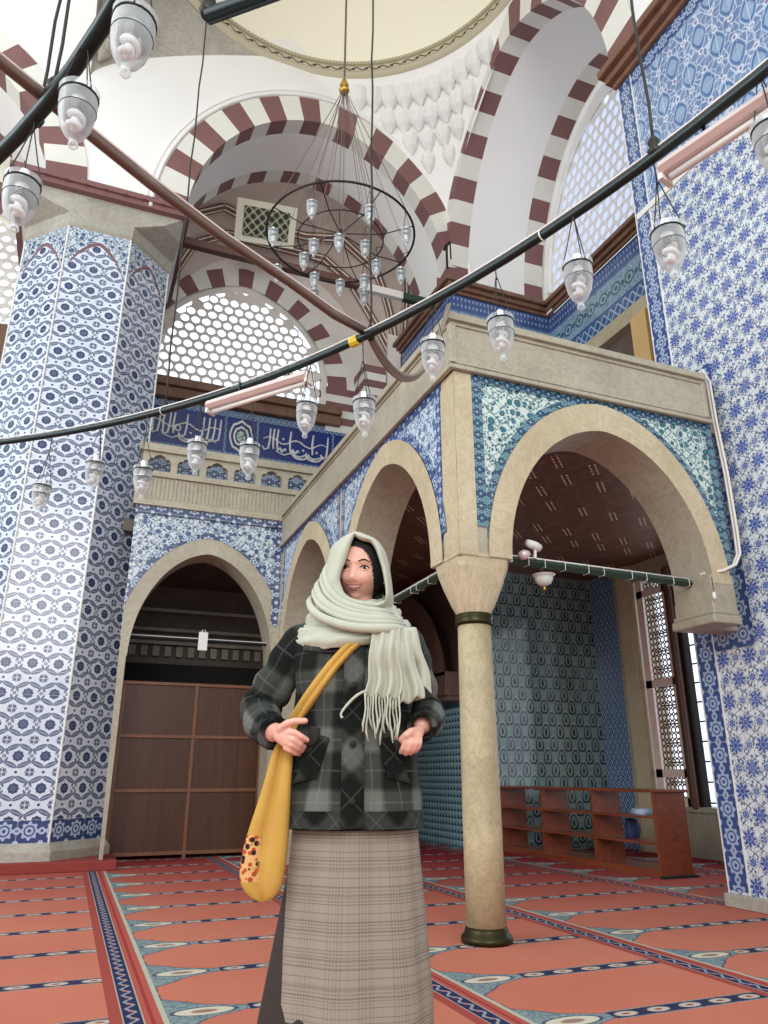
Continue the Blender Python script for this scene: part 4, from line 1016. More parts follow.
b.tube([rl(x, y, RZ+.03+.01*math.sin(i*2.1)) for i, (x, y) in enumerate(pts)], 0.017, 8); b.build('spoke', 'iron_b', t, True)
b = MB(); b.tube([rl(x+.006, y-.006, RZ+.052+.006*math.sin(i*2.1)) for i, (x, y) in enumerate(pts)], 0.006, 6); b.build('cable', 'pinkmetal', t, True)
b = MB(); b.tube([rl(.10,1.50), rl(.9,.80), rl(1.6,.24)], 0.021, 8); b.build('spoke', 'iron', t, True)
for k in range(1, 12):
    a = math.radians(22+30*k)
    if 60 < math.degrees(a) % 360 < 340 and k not in (): 
        b = MB(); b.tube([(RI*math.cos(a), RI*math.sin(a), .02), (RO*math.cos(a), RO*math.sin(a), .02)], 0.02, 8); b.build('spoke', 'iron_b', t)
def rope(x, y, z1=11.6):
    b = MB(); n = 40
    b.tube([rl(x+.004*math.sin(i*2.2), y+.004*math.cos(i*2.2), RZ+(z1-RZ)*i/n) for i in range(n+1)], 0.0055, 5)
    b.lathe([(0.0,0.0),(0.016,0.0),(0.024,0.02),(0.014,0.04),(0.02,0.055),(0.008,0.08),(0.0,0.08)], rl(x, y, RZ), 10); b.build('hanging_chain', 'wire', t, True)
for x, y in ((.26,3.91), (1.06,2.79), (1.53,1.43), (-.29,1.93), (-.335,2.05), (.10,1.50)): rope(x, y)
for k in (-9, -3, 6, 12, 18):
    a = math.radians(26+2.6*k); b = MB()
    b.tube([((RO+.022*math.cos(q))*math.cos(a), (RO+.022*math.cos(q))*math.sin(a), .022*math.sin(q)) for q in [2*PI*i/10 for i in range(11)]], 0.003, 5, 0, False); b.build('cable_tie', 'white', t)
b = MB(); a = math.atan2(2.82-RC[1], .98-RC[0]); b.tube([((RO)*math.cos(a+d), (RO)*math.sin(a+d), 0) for d in (-.004, .004)], 0.026, 10); b.build('yellow_tape', plain('yellow_tape', (232, 200, 60), 0.5), t)
# cable bundle sagging from the ring to the gallery corner
b = MB()
for k in range(4):
    o = Vector((.012*math.cos(k*1.6), .012*math.sin(k*1.6), .010*math.cos(k*2.4)))
    P0, P1 = Vector((1.06, 2.80, 2.88)), Vector((2.2, 4.16, 4.22)); pts = []
    for i in range(25):
        f = i/24; p = P0.lerp(P1, f); p.z = 2.88+(4.22-2.88)*(f**1.6)-0.16*math.sin(PI*f); pts.append(p+o*(1 if k else 0))
    b.tube(pts, 0.011, 6)
tag(b.build('cable_bundle', plain('grey_brown_cable', (132, 120, 106), 0.5), smooth=True), 'grey cables sagging from the big ring up to the gallery corner', 'cable')
# electric conduit down the right pier
b = MB()
for o in (0.0, 0.03):
    pts = [(4.69, 4.24+o, 4.27), (4.735, 4.22+o, 4.15), (4.74, 4.22+o, 3.75), (4.745, 4.2+o, 3.3), (4.745, 4.2+o, 2.78), (4.735, 4.2+o, 2.60), (4.66, 4.19+o, 2.50), (4.52, 4.19+o, 2.44), (4.42, 4.30+o, 2.43)]
    sm = []
    for p, q in zip(pts[:-1], pts[1:]):
        for i in range(4): sm.append(Vector(p).lerp(Vector(q), i/4))
    sm.append(Vector(pts[-1])); b.tube(sm, 0.011, 7)
tag(b.build('electric_conduit', 'soffit', smooth=True), 'pair of pale cables running down between the gallery end and the right pier', 'cable')

# ---- glass mosque lamps
def make_lamp():
    t = empty('hanging_glass_lamp', (0, 0, 0), 'x', 'lamp', 'glass lamps hung from the big iron ring')
    b = MB(); prof = [(0.056,.080),(0.052,.060),(0.053,.035),(0.050,.0),(0.043,-.035),(0.030,-.062),(0.016,-.078),(0.008,-.084),(0.013,-.092),(0.014,-.100),(0.008,-.108),(0.0,-.110)]
    b.lathe(prof, (0,0,0), 20, 0, False); b.build('glass_bowl', 'glass', t, True)
    b = MB(); b.lathe([(0.053,.058),(0.0555,.060),(0.0555,.063),(0.053,.065)], (0,0,0), 20); b.lathe([(0.0515,.013),(0.0530,.014),(0.0515,.015)], (0,0,0), 20); b.build('metal_band', 'iron', t, True)
    b = MB(); b.lathe([(0.012,.115),(0.016,.11),(0.016,.07),(0.021,.065),(0.021,.045),(0.010,.04)], (0,0,0), 12)
    b.tube([(0.019*math.cos(a), 0.019*math.sin(a), .042-.0058*a) for a in [i*0.42 for i in range(38)]], 0.0085, 6); b.lathe([(0.012,.04),(0.014,-.045),(0.0,-.055)], (0,0,0), 10)
    b.build('bulb', 'bulb', t, True)
    for k in range(3):
        a = 2*PI*k/3+.4; b = MB(); b.tube([(0.056*math.cos(a), 0.056*math.sin(a), .062), (0.03*math.cos(a), 0.03*math.sin(a), .16), (0.004*math.cos(a), 0.004*math.sin(a), .27)], 0.0022, 5); b.build('chain', 'wire', t)
    return t
LAMPS = [(-.33,4.46,2.46,'hazy glass lamp hanging furthest left, against the tiled pier'), (-.06,4.22,2.55,'glass lamp against the pier, higher of the two leftmost on the far arc'),
 (.19,3.96,2.45,'glass lamp hanging in front of the right edge of the tiled pier'), (.43,3.68,2.52,'glass lamp in front of the left part of the pierced balustrade'),
 (.65,3.39,2.42,'glass lamp in front of the middle of the pierced balustrade'), (.85,3.09,2.55,'glass lamp just below the far end of the tilted pink light fitting'),
 (1.03,2.78,2.45,'glass lamp below the cable joint, left of the gallery corner'), (1.20,2.43,2.58,'glass lamp hanging right before the gallery parapet corner'),
 (1.33,2.10,2.52,'bright glass lamp in front of the front parapet, next to its corner'), (1.44,1.76,2.56,'glass lamp hanging in front of the blue frieze above the parapet'),
 (1.53,1.43,2.48,'glass lamp in front of the star-tiled right pier, under the roped joint'), (1.615,1.095,2.60,'glass lamp cut by the right edge below the pink light fitting'),
 (-.07,1.40,2.56,'largest nearest glass lamp, hanging below the dome rim at the top'), (-.19,1.72,2.61,'glass lamp in front of the white wall beside the near iron ring'),
 (-.33,2.01,2.52,'glass lamp at the left edge above the pier capital')]
L0 = make_lamp()
def susp(r, top, rr=0.0028):
    b = MB(); b.tube([(0,0,.26), (0,0,top)], rr, 5); b.build('suspension_wire', 'wire', r)
ROOTS = []
for i, (x, y, z, lab) in enumerate(LAMPS): 
    r = L0 if i == 0 else dup(L0, (x, y, z), None, lab)
    r.location = (x, y, z); r['label'] = lab; r['group'] = 'glass lamps hung from the big iron ring'
    r.rotation_euler = (0.03*math.sin(i*2.3), 0.03*math.cos(i*1.9), i*0.7); r.scale = (.94, .94, 1.0); ROOTS.append((r, RZ-z))
# ---- small crown chandelier below the dome
CX, CY, CZ, CR = 1.95, 6.02, 6.2, 0.76
t = empty('crown_chandelier', (CX, CY, CZ), 'small black wire crown chandelier hanging from a brass hook under the dome', 'chandelier')
b = MB(); b.tube(circ(CR, 64), 0.012, 7, 0, False); b.build('outer_ring', 'wire', t, True)
b = MB(); b.tube([(0.44*math.cos(2*PI*k/40), 0.44*math.sin(2*PI*k/40), -.05) for k in range(41)], 0.007, 6, 0, False)
for k in range(8):
    a = 2*PI*k/8+.2; b.tube([(CR*math.cos(a), CR*math.sin(a), 0), (.44*math.cos(a), .44*math.sin(a), -.05), (.06*math.cos(a), .06*math.sin(a), 0.02)], 0.006, 5)
b.build('spoke_frame', 'wire', t)
b = MB(); b.lathe([(0.0,-.04),(0.03,-.02),(0.03,.02),(0.012,.04),(0.02,.08),(0.0,.1)], (0,0,0), 12); b.build('hub', 'wire', t, True)
HZ = 8.23-CZ
b = MB(); b.lathe([(0.0,-.02),(0.05,0),(0.06,.03),(0.035,.07),(0.05,.10),(0.03,.16),(0.012,.22),(0.0,.24)], (0,0,HZ-.06), 14); b.build('brass_hook', 'brass', t, True)
for k in range(16):
    a = 2*PI*k/16; r = CR if k % 2 == 0 else 0.44
    b = MB(); b.tube([(r*math.cos(a), r*math.sin(a), 0), (.02*math.cos(a), .02*math.sin(a), HZ-.05)], 0.0042, 4); b.build('suspension_wire', 'thinwire', t)
b = MB(); b.tube([(0,0,HZ+.1), (0,0,14.0-CZ)], 0.012, 6); b.build('hanging_chain', 'iron_b', t)
CL = [(1.46,5.39),(1.22,5.89),(1.63,5.89),(1.84,5.73),(1.6,6.13),(1.39,6.41),(1.79,6.39),(1.87,6.66),(2.08,6.4),(2.11,5.72),(1.98,5.25),(2.41,5.4),(2.32,5.96),(2.29,6.23),(2.38,6.47),(2.6,5.97)]
for i, (x, y) in enumerate(CL):
    r = dup(L0, (x, y, 5.86), i*0.9, 'little glass lamp hanging from the wire crown chandelier'); r['group'] = 'little glass lamps of the crown chandelier'; ROOTS.append((r, (x-CX, y-CY, i*0.9)))
for r, top in ROOTS:
    if not isinstance(top, tuple): susp(r, top); continue
    dx, dy, rz = top; d = math.hypot(dx, dy); rr, zz = (CR, 6.2) if abs(d-CR) < abs(d-.44) else (.44, 6.15)
    if d < .2: rr, zz = .05, 6.2
    q = Matrix.Rotation(-rz, 3, 'Z') @ Vector((dx*(rr/d-1), dy*(rr/d-1), 0)); b = MB(); b.tube([(0,0,.26), (q.x, q.y, zz-5.86)], 0.004, 4); b.build('suspension_wire', 'wire', r)

# ---- fluorescent fittings strapped below the ring
def batten(p, q, label):
    p, q = Vector(p), Vector(q); t = empty('fluorescent_fitting', p, label, 'light fitting', None); v = q-p; L = v.length
    t.rotation_euler = (0, 0, math.atan2(v.y, v.x))
    b = MB(); prof = [(-.035,-.005),(-.045,-.03),(-.028,-.045),(.028,-.045),(.045,-.03),(.035,-.005)]
    b.loft([[(x, a, z) for a, z in prof] for x in (0, L)]); b.build('housing', 'pinkmetal', t)
    b = MB(); b.tube([(.02,0,-.055),(L-.02,0,-.055)], 0.013, 10); b.build('tube_lamp', 'white', t, True)
    for x in (0, L):
        b = MB(); b.box(x-.008, -.03, -.065, x+.008, .03, -.01); b.build('end_cap', 'soffit', t)
    for x in (L*.3, L*.8):
        b = MB(); b.tube([(x,0,-.005),(x,0,.07)], 0.006, 6); b.build('bracket', 'wire', t)
batten((.47,3.60,2.80), (.86,3.10,2.80), 'pinkish fluorescent fitting under the ring in front of the back gallery')
batten((1.545,1.42,2.80), (1.68,.95,2.80), 'pinkish fluorescent fitting under the ring in front of the right pier')

# ---- camera, junction box and glass bowl at the front tie bar
t = empty('security_camera', (2.96, 4.40, 2.50), 'white security camera fixed on top of the front tie bar', 'camera')
b = MB(); b.tube([(-.075,-.02,.03),(.0,0,.02),(.045,.01,.01)], [.026,.034,.030], 12); b.build('body', 'white', t, True)
b = MB(); b.tube([(.045,.01,.01),(.052,.011,.009)], .022, 12); b.build('lens', 'dark', t); b = MB(); b.tube([(0,0,-.01),(0,.01,-.07)], .012, 8); b.build('bracket', 'white', t)
b = MB(); b.box(-.035, -.02, -.05, .035, .03, .05); o = b.build('junction_box', 'white', bevel=0.006); o.location = (2.735, 4.42, 2.43); tag(o, 'small white junction box beside the column capital', 'box')
b = MB(); b.lathe([(0.0,-.04),(.03,-.035),(.038,0),(.02,.04),(0,.045)], (0,0,0), 14); o = b.build('white_floodlight', 'pinkmetal', None, True); o.location = (2.84, 4.36, 2.43); o.rotation_euler = (0, 1.2, 0); tag(o, 'round pinkish white spotlight between junction box and security camera', 'spotlight')
t = empty('glass_bowl_lamp', (3.03, 4.42, 2.28), 'white glass bowl lamp hanging under the front tie bar', 'lamp')
b = MB(); b.lathe([(0.085,.035),(0.078,.025),(0.066,.022),(0.064,.0),(0.05,-.03),(0.025,-.045),(0.0,-.048)], (0,0,0), 20, 0, False); b.build('bowl', plain('milk_glass', (214, 222, 216), 0.15, var=0.03), t, True)
b = MB(); b.lathe([(0.0,-.044),(0.012,-.05),(0.008,-.06),(0.014,-.07),(0.0,-.085)], (0,0,0), 10); b.build('finial', 'brass', t, True)
b = MB(); b.tube([(0,0,.0),(0,0,.09)], 0.004, 6); b.tube([(-.06,0,.03),(0,0,.09),(.06,0,.03)], 0.003, 5); b.build('hanger', 'wire', t)
t = empty('pull_switch', (4.40, 4.20, 2.24), 'tiny white pull switch hanging below the right end of the tie bar', 'switch')
b = MB(); b.lathe([(0,-.04),(.014,-.03),(.016,0),(.008,.02),(0,.025)], (0,0,0), 10); b.build('handle', 'white', t, True); b = MB(); b.tube([(0,0,.02),(0,0,.14)], .003, 5); b.build('cord', 'wire', t)
# floodlight bracket on the far pier cornice
t = empty('floodlight_bracket', (4.60, 8.72, 8.52), 'black T-shaped lamp bracket on the brown cornice of the far pier', 'bracket')
b = MB(); b.tube([(-.02,-.16,.34),(0,.02,.42),(.03,.14,.44)], 0.022, 8); b.build('arm', 'dark', t); b = MB(); b.tube([(0,0,.40),(0,0,-.02)], 0.02, 8); b.build('post', 'dark', t)
b = MB(); b.tube([(-.02,-.16,.34),(-.02,-.17,.02)], 0.012, 6); b.build('cable', 'dark', t)

# ================================================================== THE WOMAN
WX = -0.09; WD = 2.3
hx, hy = math.sin(YAW), math.cos(YAW)
WORG = Vector((hy*WX+hx*WD, -hx*WX+hy*WD, 0.012))
woman = empty('person', WORG, 'smiling woman in pale green headscarf, dark plaid coat and long grey skirt, hands in pockets', 'person', None, -YAW)
SK = Sh('skin'); x, y, z = SK.obj(); n_ = SK.noise(SK.vec(x, y, z), 60, 3)
m_skin = SK.done(SK.mix(srgb(232, 182, 162), srgb(216, 158, 140), n_), 0.45, Subsurface_Weight=0.08, Subsurface_Radius=(0.02, 0.008, 0.004))
def plaid_mat(name, rot=0.0, k=1.0):
    s = Sh(name); u, v = s.uv()
    c, q = math.cos(rot), math.sin(rot); a = (u*c+v*q)/0.165; b_ = (v*c-u*q)/0.165
    def band(t):
        f = t.fr(); return abs(f-0.25).below(0.20, 0.10)
    ba, bb = band(a), band(b_)
    fine = s.noise(s.vec(u, v), 260, 2); soft = s.noise(s.vec(u, v), 9, 2)
    lvl = ba*0.5+bb*0.5
    col = s.mix(srgb(20*k, 24*k, 21*k), srgb(104*k, 107*k, 101*k), lvl*lvl*0.95+lvl*0.10)
    ln1 = abs((a).fr()-0.25).below(0.014, 0.012).mx(abs(b_.fr()-0.25).below(0.014, 0.012)); ln2 = abs(a.fr()-0.75).below(0.012, 0.012).mx(abs(b_.fr()-0.75).below(0.012, 0.012))
    col = s.mix(col, srgb(150*k, 152*k, 148*k), ln1*0.14); col = s.mix(col, srgb(120*k, 122*k, 118*k), ln2*0.22)
    col = s.mix(col, srgb(44*k, 46*k, 42*k), (fine-0.45)*1.2); s.bump(fine+soft*2, 0.4, 0.004)
    return s.done(col, 0.9, spec=0.15)
m_plaid, m_bias = plaid_mat('dark_plaid_wool'), plaid_mat('bias_plaid_wool', PI/4, 0.85)
def tweed():
    s = Sh('grey_check_tweed'); u, v = s.uv()
    st = abs((u/0.008).fr()-0.5).below(0.22, 0.1); sh = abs((v/0.008).fr()-0.5).below(0.22, 0.1)
    zone = abs((u/0.075).fr()-0.5).lt(0.27); zone2 = abs((v/0.075).fr()-0.5).lt(0.27)
    col = s.mix(srgb(148, 139, 126), srgb(92, 84, 76), st*zone*0.22+sh*zone2*0.35)
    lines = abs((u/0.026).fr()-0.5).below(0.04, 0.03)*0.13+abs((v/0.021).fr()-0.5).below(0.05, 0.03)*0.5
    col = s.mix(col, srgb(84, 72, 64), lines); f = s.noise(s.vec(u, v), 300, 2); s.bump(f, 0.2, 0.002)
    return s.done(col, 0.9, spec=0.15)
m_scarf = plain('pale_green_scarf', (184, 187, 170), 0.85, var=0.06, scale=40, spec=0.2)
def bagmat():
    s = Sh('yellow_cotton_bag'); x, y, z = s.obj()
    col = s.mix(srgb(204, 164, 84), srgb(178, 134, 60), s.noise(s.vec(x, y, z), 12, 3))
    msk = ((x+0.012).below(0.0, 0.012))*(z.gt(0.05))*(z.lt(0.165))
    v1 = s.voro(s.vec(x, y*0.3, z), 62); v2 = s.voro(s.vec(x+3, y*0.3, z), 46)
    pc = s.mix(srgb(214, 170, 110), srgb(176, 74, 44), v1.below(0.42, 0.08)); pc = s.mix(pc, srgb(48, 30, 30), v2.below(0.33, 0.06))
    col = s.mix(col, pc, msk); s.bump(s.noise(s.vec(x, y, z), 160, 2), 0.2, 0.003)
    return s.done(col, 0.8, spec=0.2)
m_bag = bagmat()
m_hair = plain('black_underscarf', (16, 13, 14), 0.8, var=0.2)

# --- head shape (local head space: face looks along -y, eye level z = 0)
HM = Matrix.Translation((0.016, 0.005, 1.551)) @ Matrix.Rotation(math.radians(-12), 4, 'Z') @ Matrix.Rotation(math.radians(6), 4, 'X') @ Matrix.Rotation(math.radians(4), 4, 'Y')
def g2(x, z, cx, cz, sx, sz): return math.exp(-((x-cx)/sx)**2/2-((z-cz)/sz)**2/2)
def head_pt(th, ph, sc=1.0, feat=True):
    # th azimuth (0 = front), ph elevation
    cx, cz = math.sin(th)*math.cos(ph), math.sin(ph); cy = -math.cos(th)*math.cos(ph)
    x, y, z = cx*0.077, cy*0.092, cz*0.112
    if z < 0:
        k = -z/0.112; x *= 1-0.34*k**1.6
        if y < 0: y *= 1-0.05*k
        else: y *= 1-0.45*k
    if y < 0: x *= 1.0-0.06*(-y/0.092)
    fy = 0.0
    if feat and y < 0.0:
        w_ = min(1, -y/0.04)
        fy += 0.0185*g2(x, z, 0, -0.033, 0.0090, 0.0095)+0.008*g2(x, z, 0, -0.018, 0.007, 0.018)+0.006*(g2(x, z, 0.012, -0.040, 0.006, 0.006)+g2(x, z, -0.012, -0.040, 0.006, 0.006))
        fy -= 0.010*(g2(x, z, 0.031, 0.001, 0.015, 0.011)+g2(x, z, -0.031, 0.001, 0.015, 0.011))
        fy += 0.005*(g2(x, z, 0.028, 0.020, 0.02, 0.006)+g2(x, z, -0.028, 0.020, 0.02, 0.006))
        fy += 0.010*(g2(x, z, 0.037, -0.034, 0.015, 0.014)+g2(x, z, -0.036, -0.036, 0.014, 0.014))
        fy += 0.005*g2(x, z, 0, -0.056, 0.022, 0.012)+0.010*g2(x, z, 0, -0.096, 0.018, 0.013)-0.004*g2(x, z, 0, -0.077, 0.02, 0.005)
        y -= fy*w_
    return Vector((x*sc, y*sc, z*sc))
def face_y(x, z):
    """front surface of the face at x,z (head space) by bisection on the sampled shape"""
    best, by = 9, -0.09
    for i in range(-30, 31):
        for j in range(-34, 20):
            p = head_pt(i*0.045, j*0.045)
            d = (p.x-x)**2+(p.z-z)**2
            if d < best: best, by = d, p.y
    return by
NH = 72
bm = bmesh.new(); rows = []
for j in range(NH+1):
    ph = -PI/2+PI*j/NH; rows.append([bm.verts.new(HM @ head_pt(2*PI*i/NH, ph)) for i in range(NH)] if 0 < j < NH else [bm.verts.new(HM @ head_pt(0, ph))])
for j in range(NH):
    for i in range(NH):
        k = (i+1) % NH
        if j == 0: bm.faces.new((rows[0][0], rows[1][k], rows[1][i]))
        elif j == NH-1: bm.faces.new((rows[j][i], rows[j][k], rows[NH][0]))
        else: bm.faces.new((rows[j][i], rows[j][k], rows[j+1][k], rows[j+1][i]))
# ears
for sx in (-1, 1):
    e_ = bmesh.ops.create_uvsphere(bm, u_segments=12, v_segments=8, radius=1.0)
    bmesh.ops.transform(bm, matrix=HM @ Matrix.Translation((sx*0.073, 0.005, -0.012)) @ Matrix.Diagonal((0.008, 0.017, 0.03, 1)), verts=e_['verts'])
me_head = bpy.data.meshes.new('head_tmp'); bm.to_mesh(me_head); bm.free()

# --- skeleton grown with a skin modifier
sv, se, sr = [], [], []
def jn(p, r, parent=None):
    sv.append(p); sr.append(r if isinstance(r, tuple) else (r, r)); i = len(sv)-1
    if parent is not None: se.append((parent, i))
    return i
pel = jn((0, .02, .93), (.12, .09)); wai = jn((0, .015, 1.08), (.10, .08), pel); che = jn((0, .015, 1.24), (.125, .09), wai); nb = jn((0, .02, 1.38), (.06, .055), che); nk = jn((.008, .015, 1.45), (.05, .052), nb); jn((.012, .01, 1.52), (.05, .06), nk)
for sx in (-1, 1):
    h1 = jn((sx*.085, .02, .88), .085, pel); kn = jn((sx*.09, .0, .50), .055, h1); cf = jn((sx*.09, .015, .36), .052, kn); an = jn((sx*.09, .03, .10), .034, cf); ft = jn((sx*.095, -.05, .045), .036, an); jn((sx*.10, -.13, .03), .028, ft)
def finger(root, pts, rs):
    k = root
    for p, r in zip(pts, rs): k = jn(p, r, k)
for pts, rs in (([(-.155,.02,1.32),(-.278,.05,1.135),(-.250,-.05,1.072),(-.212,-.115,1.047)], [.055,.046,.040,.031]),
                ([(.155,.02,1.32),(.215,.07,1.12),(.214,.0,1.09),(.196,-.105,1.068)], [.055,.046,.040,.030])):
    k = che
    for p, r in zip(pts, rs): k = jn(p, r, k)
me = bpy.data.meshes.new('skeleton'); me.from_pydata(sv, se, []); so = bpy.data.objects.new('skeleton', me); COL.objects.link(so)
so.modifiers.new('skin', 'SKIN')
for i, r in enumerate(sr): me.skin_vertices[0].data[i].radius = r
for i in range(len(sv)): me.skin_vertices[0].data[i].use_root = (i == 0)
sb = so.modifiers.new('sub', 'SUBSURF'); sb.levels = 2; sb.render_levels = 2
dg = bpy.context.evaluated_depsgraph_get(); mbody = bpy.data.meshes.new_from_object(so.evaluated_get(dg)); bpy.data.objects.remove(so)
HB = MB()
HS = [1]
def hsc(p):
    p = Vector(p); o = Vector((-.214,-.112,1.047)) if p.x < 0 else Vector((.196,-.108,1.068)); k = .84 if p.x < 0 else .78
    q = o+(p-o)*k
    return q if p.x < 0 else q+Vector((-.004, .012, -.004))
def digit(pts, rs):
    P_ = [hsc(p) for p in pts]; rs = [r*.9 for r in rs]; sm, rr = [], []
    for k in range(len(P_)-1):
        for q in range(4): f = q/4; sm.append(P_[k].lerp(P_[k+1], f)); rr.append(rs[k]+(rs[k+1]-rs[k])*f)
    e0 = P_[-1]; d = (P_[-1]-P_[-2]).normalized(); sm += [e0, e0+d*rs[-1]*.6, e0+d*rs[-1]*.95]; rr += [rs[-1], rs[-1]*.8, rs[-1]*.3]; HB.tube(sm, rr, 12)
def palm(a, c, wid, w0, w1, th):
    a, c, wid = hsc(a), hsc(c), Vector(wid).normalized(); w0 *= .9; w1 *= .82; th *= .95; d = (c-a).normalized(); n = d.cross(wid).normalized(); rings = []
    for f, k in ((-.1,.5),(0,.8),(.3,.95),(.6,1.0),(.9,.96),(1.0,.7)):
        ww = (w0+(w1-w0)*f)*k; rings.append([a+(c-a)*f+wid*ww*math.cos(2*PI*i/16)+n*th*k*math.sin(2*PI*i/16) for i in range(16)])
    HB.loft(rings)
palm((-.214,-.112,1.047), (-.152,-.152,1.030), (.15,-.1,1), .026, .040, .016)
digit([(-.172,-.148,1.050),(-.148,-.166,1.050),(-.124,-.164,1.037),(-.106,-.146,1.026)], [.011,.0105,.0095,.0085])
digit([(-.172,-.146,1.034),(-.148,-.163,1.028),(-.130,-.152,1.014),(-.118,-.120,1.006)], [.011,.0105,.0095,.0085])
digit([(-.176,-.142,1.018),(-.153,-.156,1.010),(-.136,-.142,1.000),(-.125,-.112,.994)], [.0105,.010,.009,.008])
digit([(-.182,-.136,1.004),(-.160,-.145,.994),(-.146,-.130,.985),(-.136,-.105,.982)], [.0095,.009,.008,.007])
digit([(-.200,-.130,1.060),(-.172,-.158,1.078),(-.145,-.170,1.085),(-.112,-.166,1.086)], [.015,.0125,.011,.0095])
palm((.196,-.108,1.068), (.166,-.150,1.028), (-1,-.5,.1), .026, .036, .016)
digit([(.150,-.146,1.036),(.142,-.160,1.018),(.134,-.154,.998),(.126,-.136,.984)], [.011,.0105,.0095,.008])
digit([(.166,-.146,1.034),(.160,-.160,1.012),(.152,-.154,.992),(.143,-.136,.978)], [.011,.0105,.0095,.008])
digit([(.180,-.142,1.034),(.177,-.154,1.012),(.170,-.148,.993),(.160,-.130,.980)], [.0105,.010,.009,.008])
digit([(.194,-.134,1.036),(.193,-.144,1.015),(.187,-.138,.998),(.177,-.122,.986)], [.0095,.009,.008,.007])
digit([(.186,-.122,1.058),(.160,-.158,1.052),(.142,-.168,1.040),(.124,-.160,1.026)], [.014,.0125,.011,.009])
hm = bpy.data.meshes.new('hands_tmp'); hm.from_pydata(HB.v, [], HB.f); hb = bmesh.new(); hb.from_mesh(hm); bmesh.ops.recalc_face_normals(hb, faces=hb.faces); hb.to_mesh(hm); hb.free()
bm = bmesh.new(); bm.from_mesh(mbody); bm.from_mesh(me_head); bm.from_mesh(hm); me2 = bpy.data.meshes.new('body'); bm.to_mesh(me2); bm.free()
bo_ = bpy.data.objects.new('body_tmp', me2); COL.objects.link(bo_); rm = bo_.modifiers.new('r', 'REMESH'); rm.mode = 'VOXEL'; rm.voxel_size = 0.0036; rm.use_smooth_shade = True
dg = bpy.context.evaluated_depsgraph_get(); mfin = bpy.data.meshes.new_from_object(bo_.evaluated_get(dg)); bpy.data.objects.remove(bo_)
mfin.materials.clear(); mfin.materials.append(m_skin)
for p in mfin.polygons: p.use_smooth = True
body = bpy.data.objects.new('body', mfin); COL.objects.link(body); body.parent = woman
cs = body.modifiers.new('smooth', 'SMOOTH'); cs.factor = 0.5; cs.iterations = 1

# --- facial parts
def hp(x, z, off=0.0): v = Vector((x, face_y(x, z)-off, z)); return HM @ v
def chain_part(name, mat, pts, rs, off, label=None):
    b = MB(); b.tube([hp(x, z, off) for x, z in pts], rs, 8); o = b.build(name, mat, woman, True)
    if label: o['label'] = label
    return o
m_lip = plain('lip', (190, 104, 100), 0.4, var=0.05); m_brow = plain('dark_brow', (46, 32, 28), 0.8)
for sx in (-1, 1):
    c = Vector((sx*0.031, face_y(sx*0.031, 0.0)+0.0070, -0.001)); b = MB()
    b.loft([[HM @ (c+Vector((0.0120*math.sin(a)*math.cos(q), -0.0105*math.cos(a), 0.0085*math.sin(a)*math.sin(q)))) for q in [2*PI*k/14 for k in range(14)]] for a in (0.02, .35, .7, 1.05, 1.4, 1.57)], True, True)
    ey = b.build('eyeball', plain('eye_white', (196, 186, 180), 0.3), woman, True)
    b = MB(); b.loft([[HM @ (c+Vector((0.0055*r*math.cos(q)-0.001, -0.0105-0.0006*(1-r), 0.0055*r*math.sin(q)))) for q in [2*PI*k/14 for k in range(14)]] for r in (1.0, .6, .1)], True, True); b.build('iris', 'dark', ey, True)
    chain_part('eyelashes', m_brow, [(sx*0.017, .000), (sx*0.024, .0055), (sx*0.031, .0070), (sx*0.038, .0055), (sx*0.045, .000)], [.001,.0019,.0022,.002,.0012], 0.002)
    chain_part('lower_eyelid', m_skin, [(sx*0.019, -.004), (sx*0.026, -.0075), (sx*0.033, -.008), (sx*0.041, -.005)], [.0015,.003,.003,.0015], 0.001)
    chain_part('eyebrow', m_brow, [(sx*0.014, .0185), (sx*0.024, .0235), (sx*0.034, .0245), (sx*0.046, .018)], [.0016,.0028,.0026,.001], 0.0005)
chain_part('upper_lip', m_lip, [(-.029,-.0455), (-.019,-.0515), (-.007,-.0530), (0,-.0540), (.007,-.0530), (.019,-.0515), (.029,-.0455)], [.0012,.003,.0038,.0034,.0038,.003,.0012], 0.0005)
chain_part('lower_lip', m_lip, [(-.028,-.0465), (-.017,-.0605), (0,-.0660), (.017,-.0605), (.028,-.0465)], [.0012,.0032,.0040,.0032,.0012], 0.0)
chain_part('teeth', 'white', [(-.022,-.0515), (-.012,-.0565), (0,-.0590), (.012,-.0565), (.022,-.0515)], [.0016,.0036,.0042,.0036,.0016], -0.0008)

# --- dark under-scarf around the face
b = MB(); NV = 110
def cap_pt(i, j):
    th = -PI+2*PI*i/NV; ph = -PI/2+PI*j/NV; p = head_pt(th, ph, 1.0, False); return Vector((p.x*1.09, p.y*1.06+.004, p.z*1.05+.002))
for i in range(NV):
    for j in range(10, NV):
        q = [cap_pt(i, j), cap_pt(i+1, j), cap_pt(i+1, j+1), cap_pt(i, j+1)]; m = sum(q, Vector())/4
        if m.y < -0.01 and (abs((m.x+0.010)/0.066))**2.2+(abs(m.z+0.028)/0.096)**2.2 < 1.0: continue
        b.poly([HM @ p for p in q])
b.build('underscarf', m_hair, woman, True)

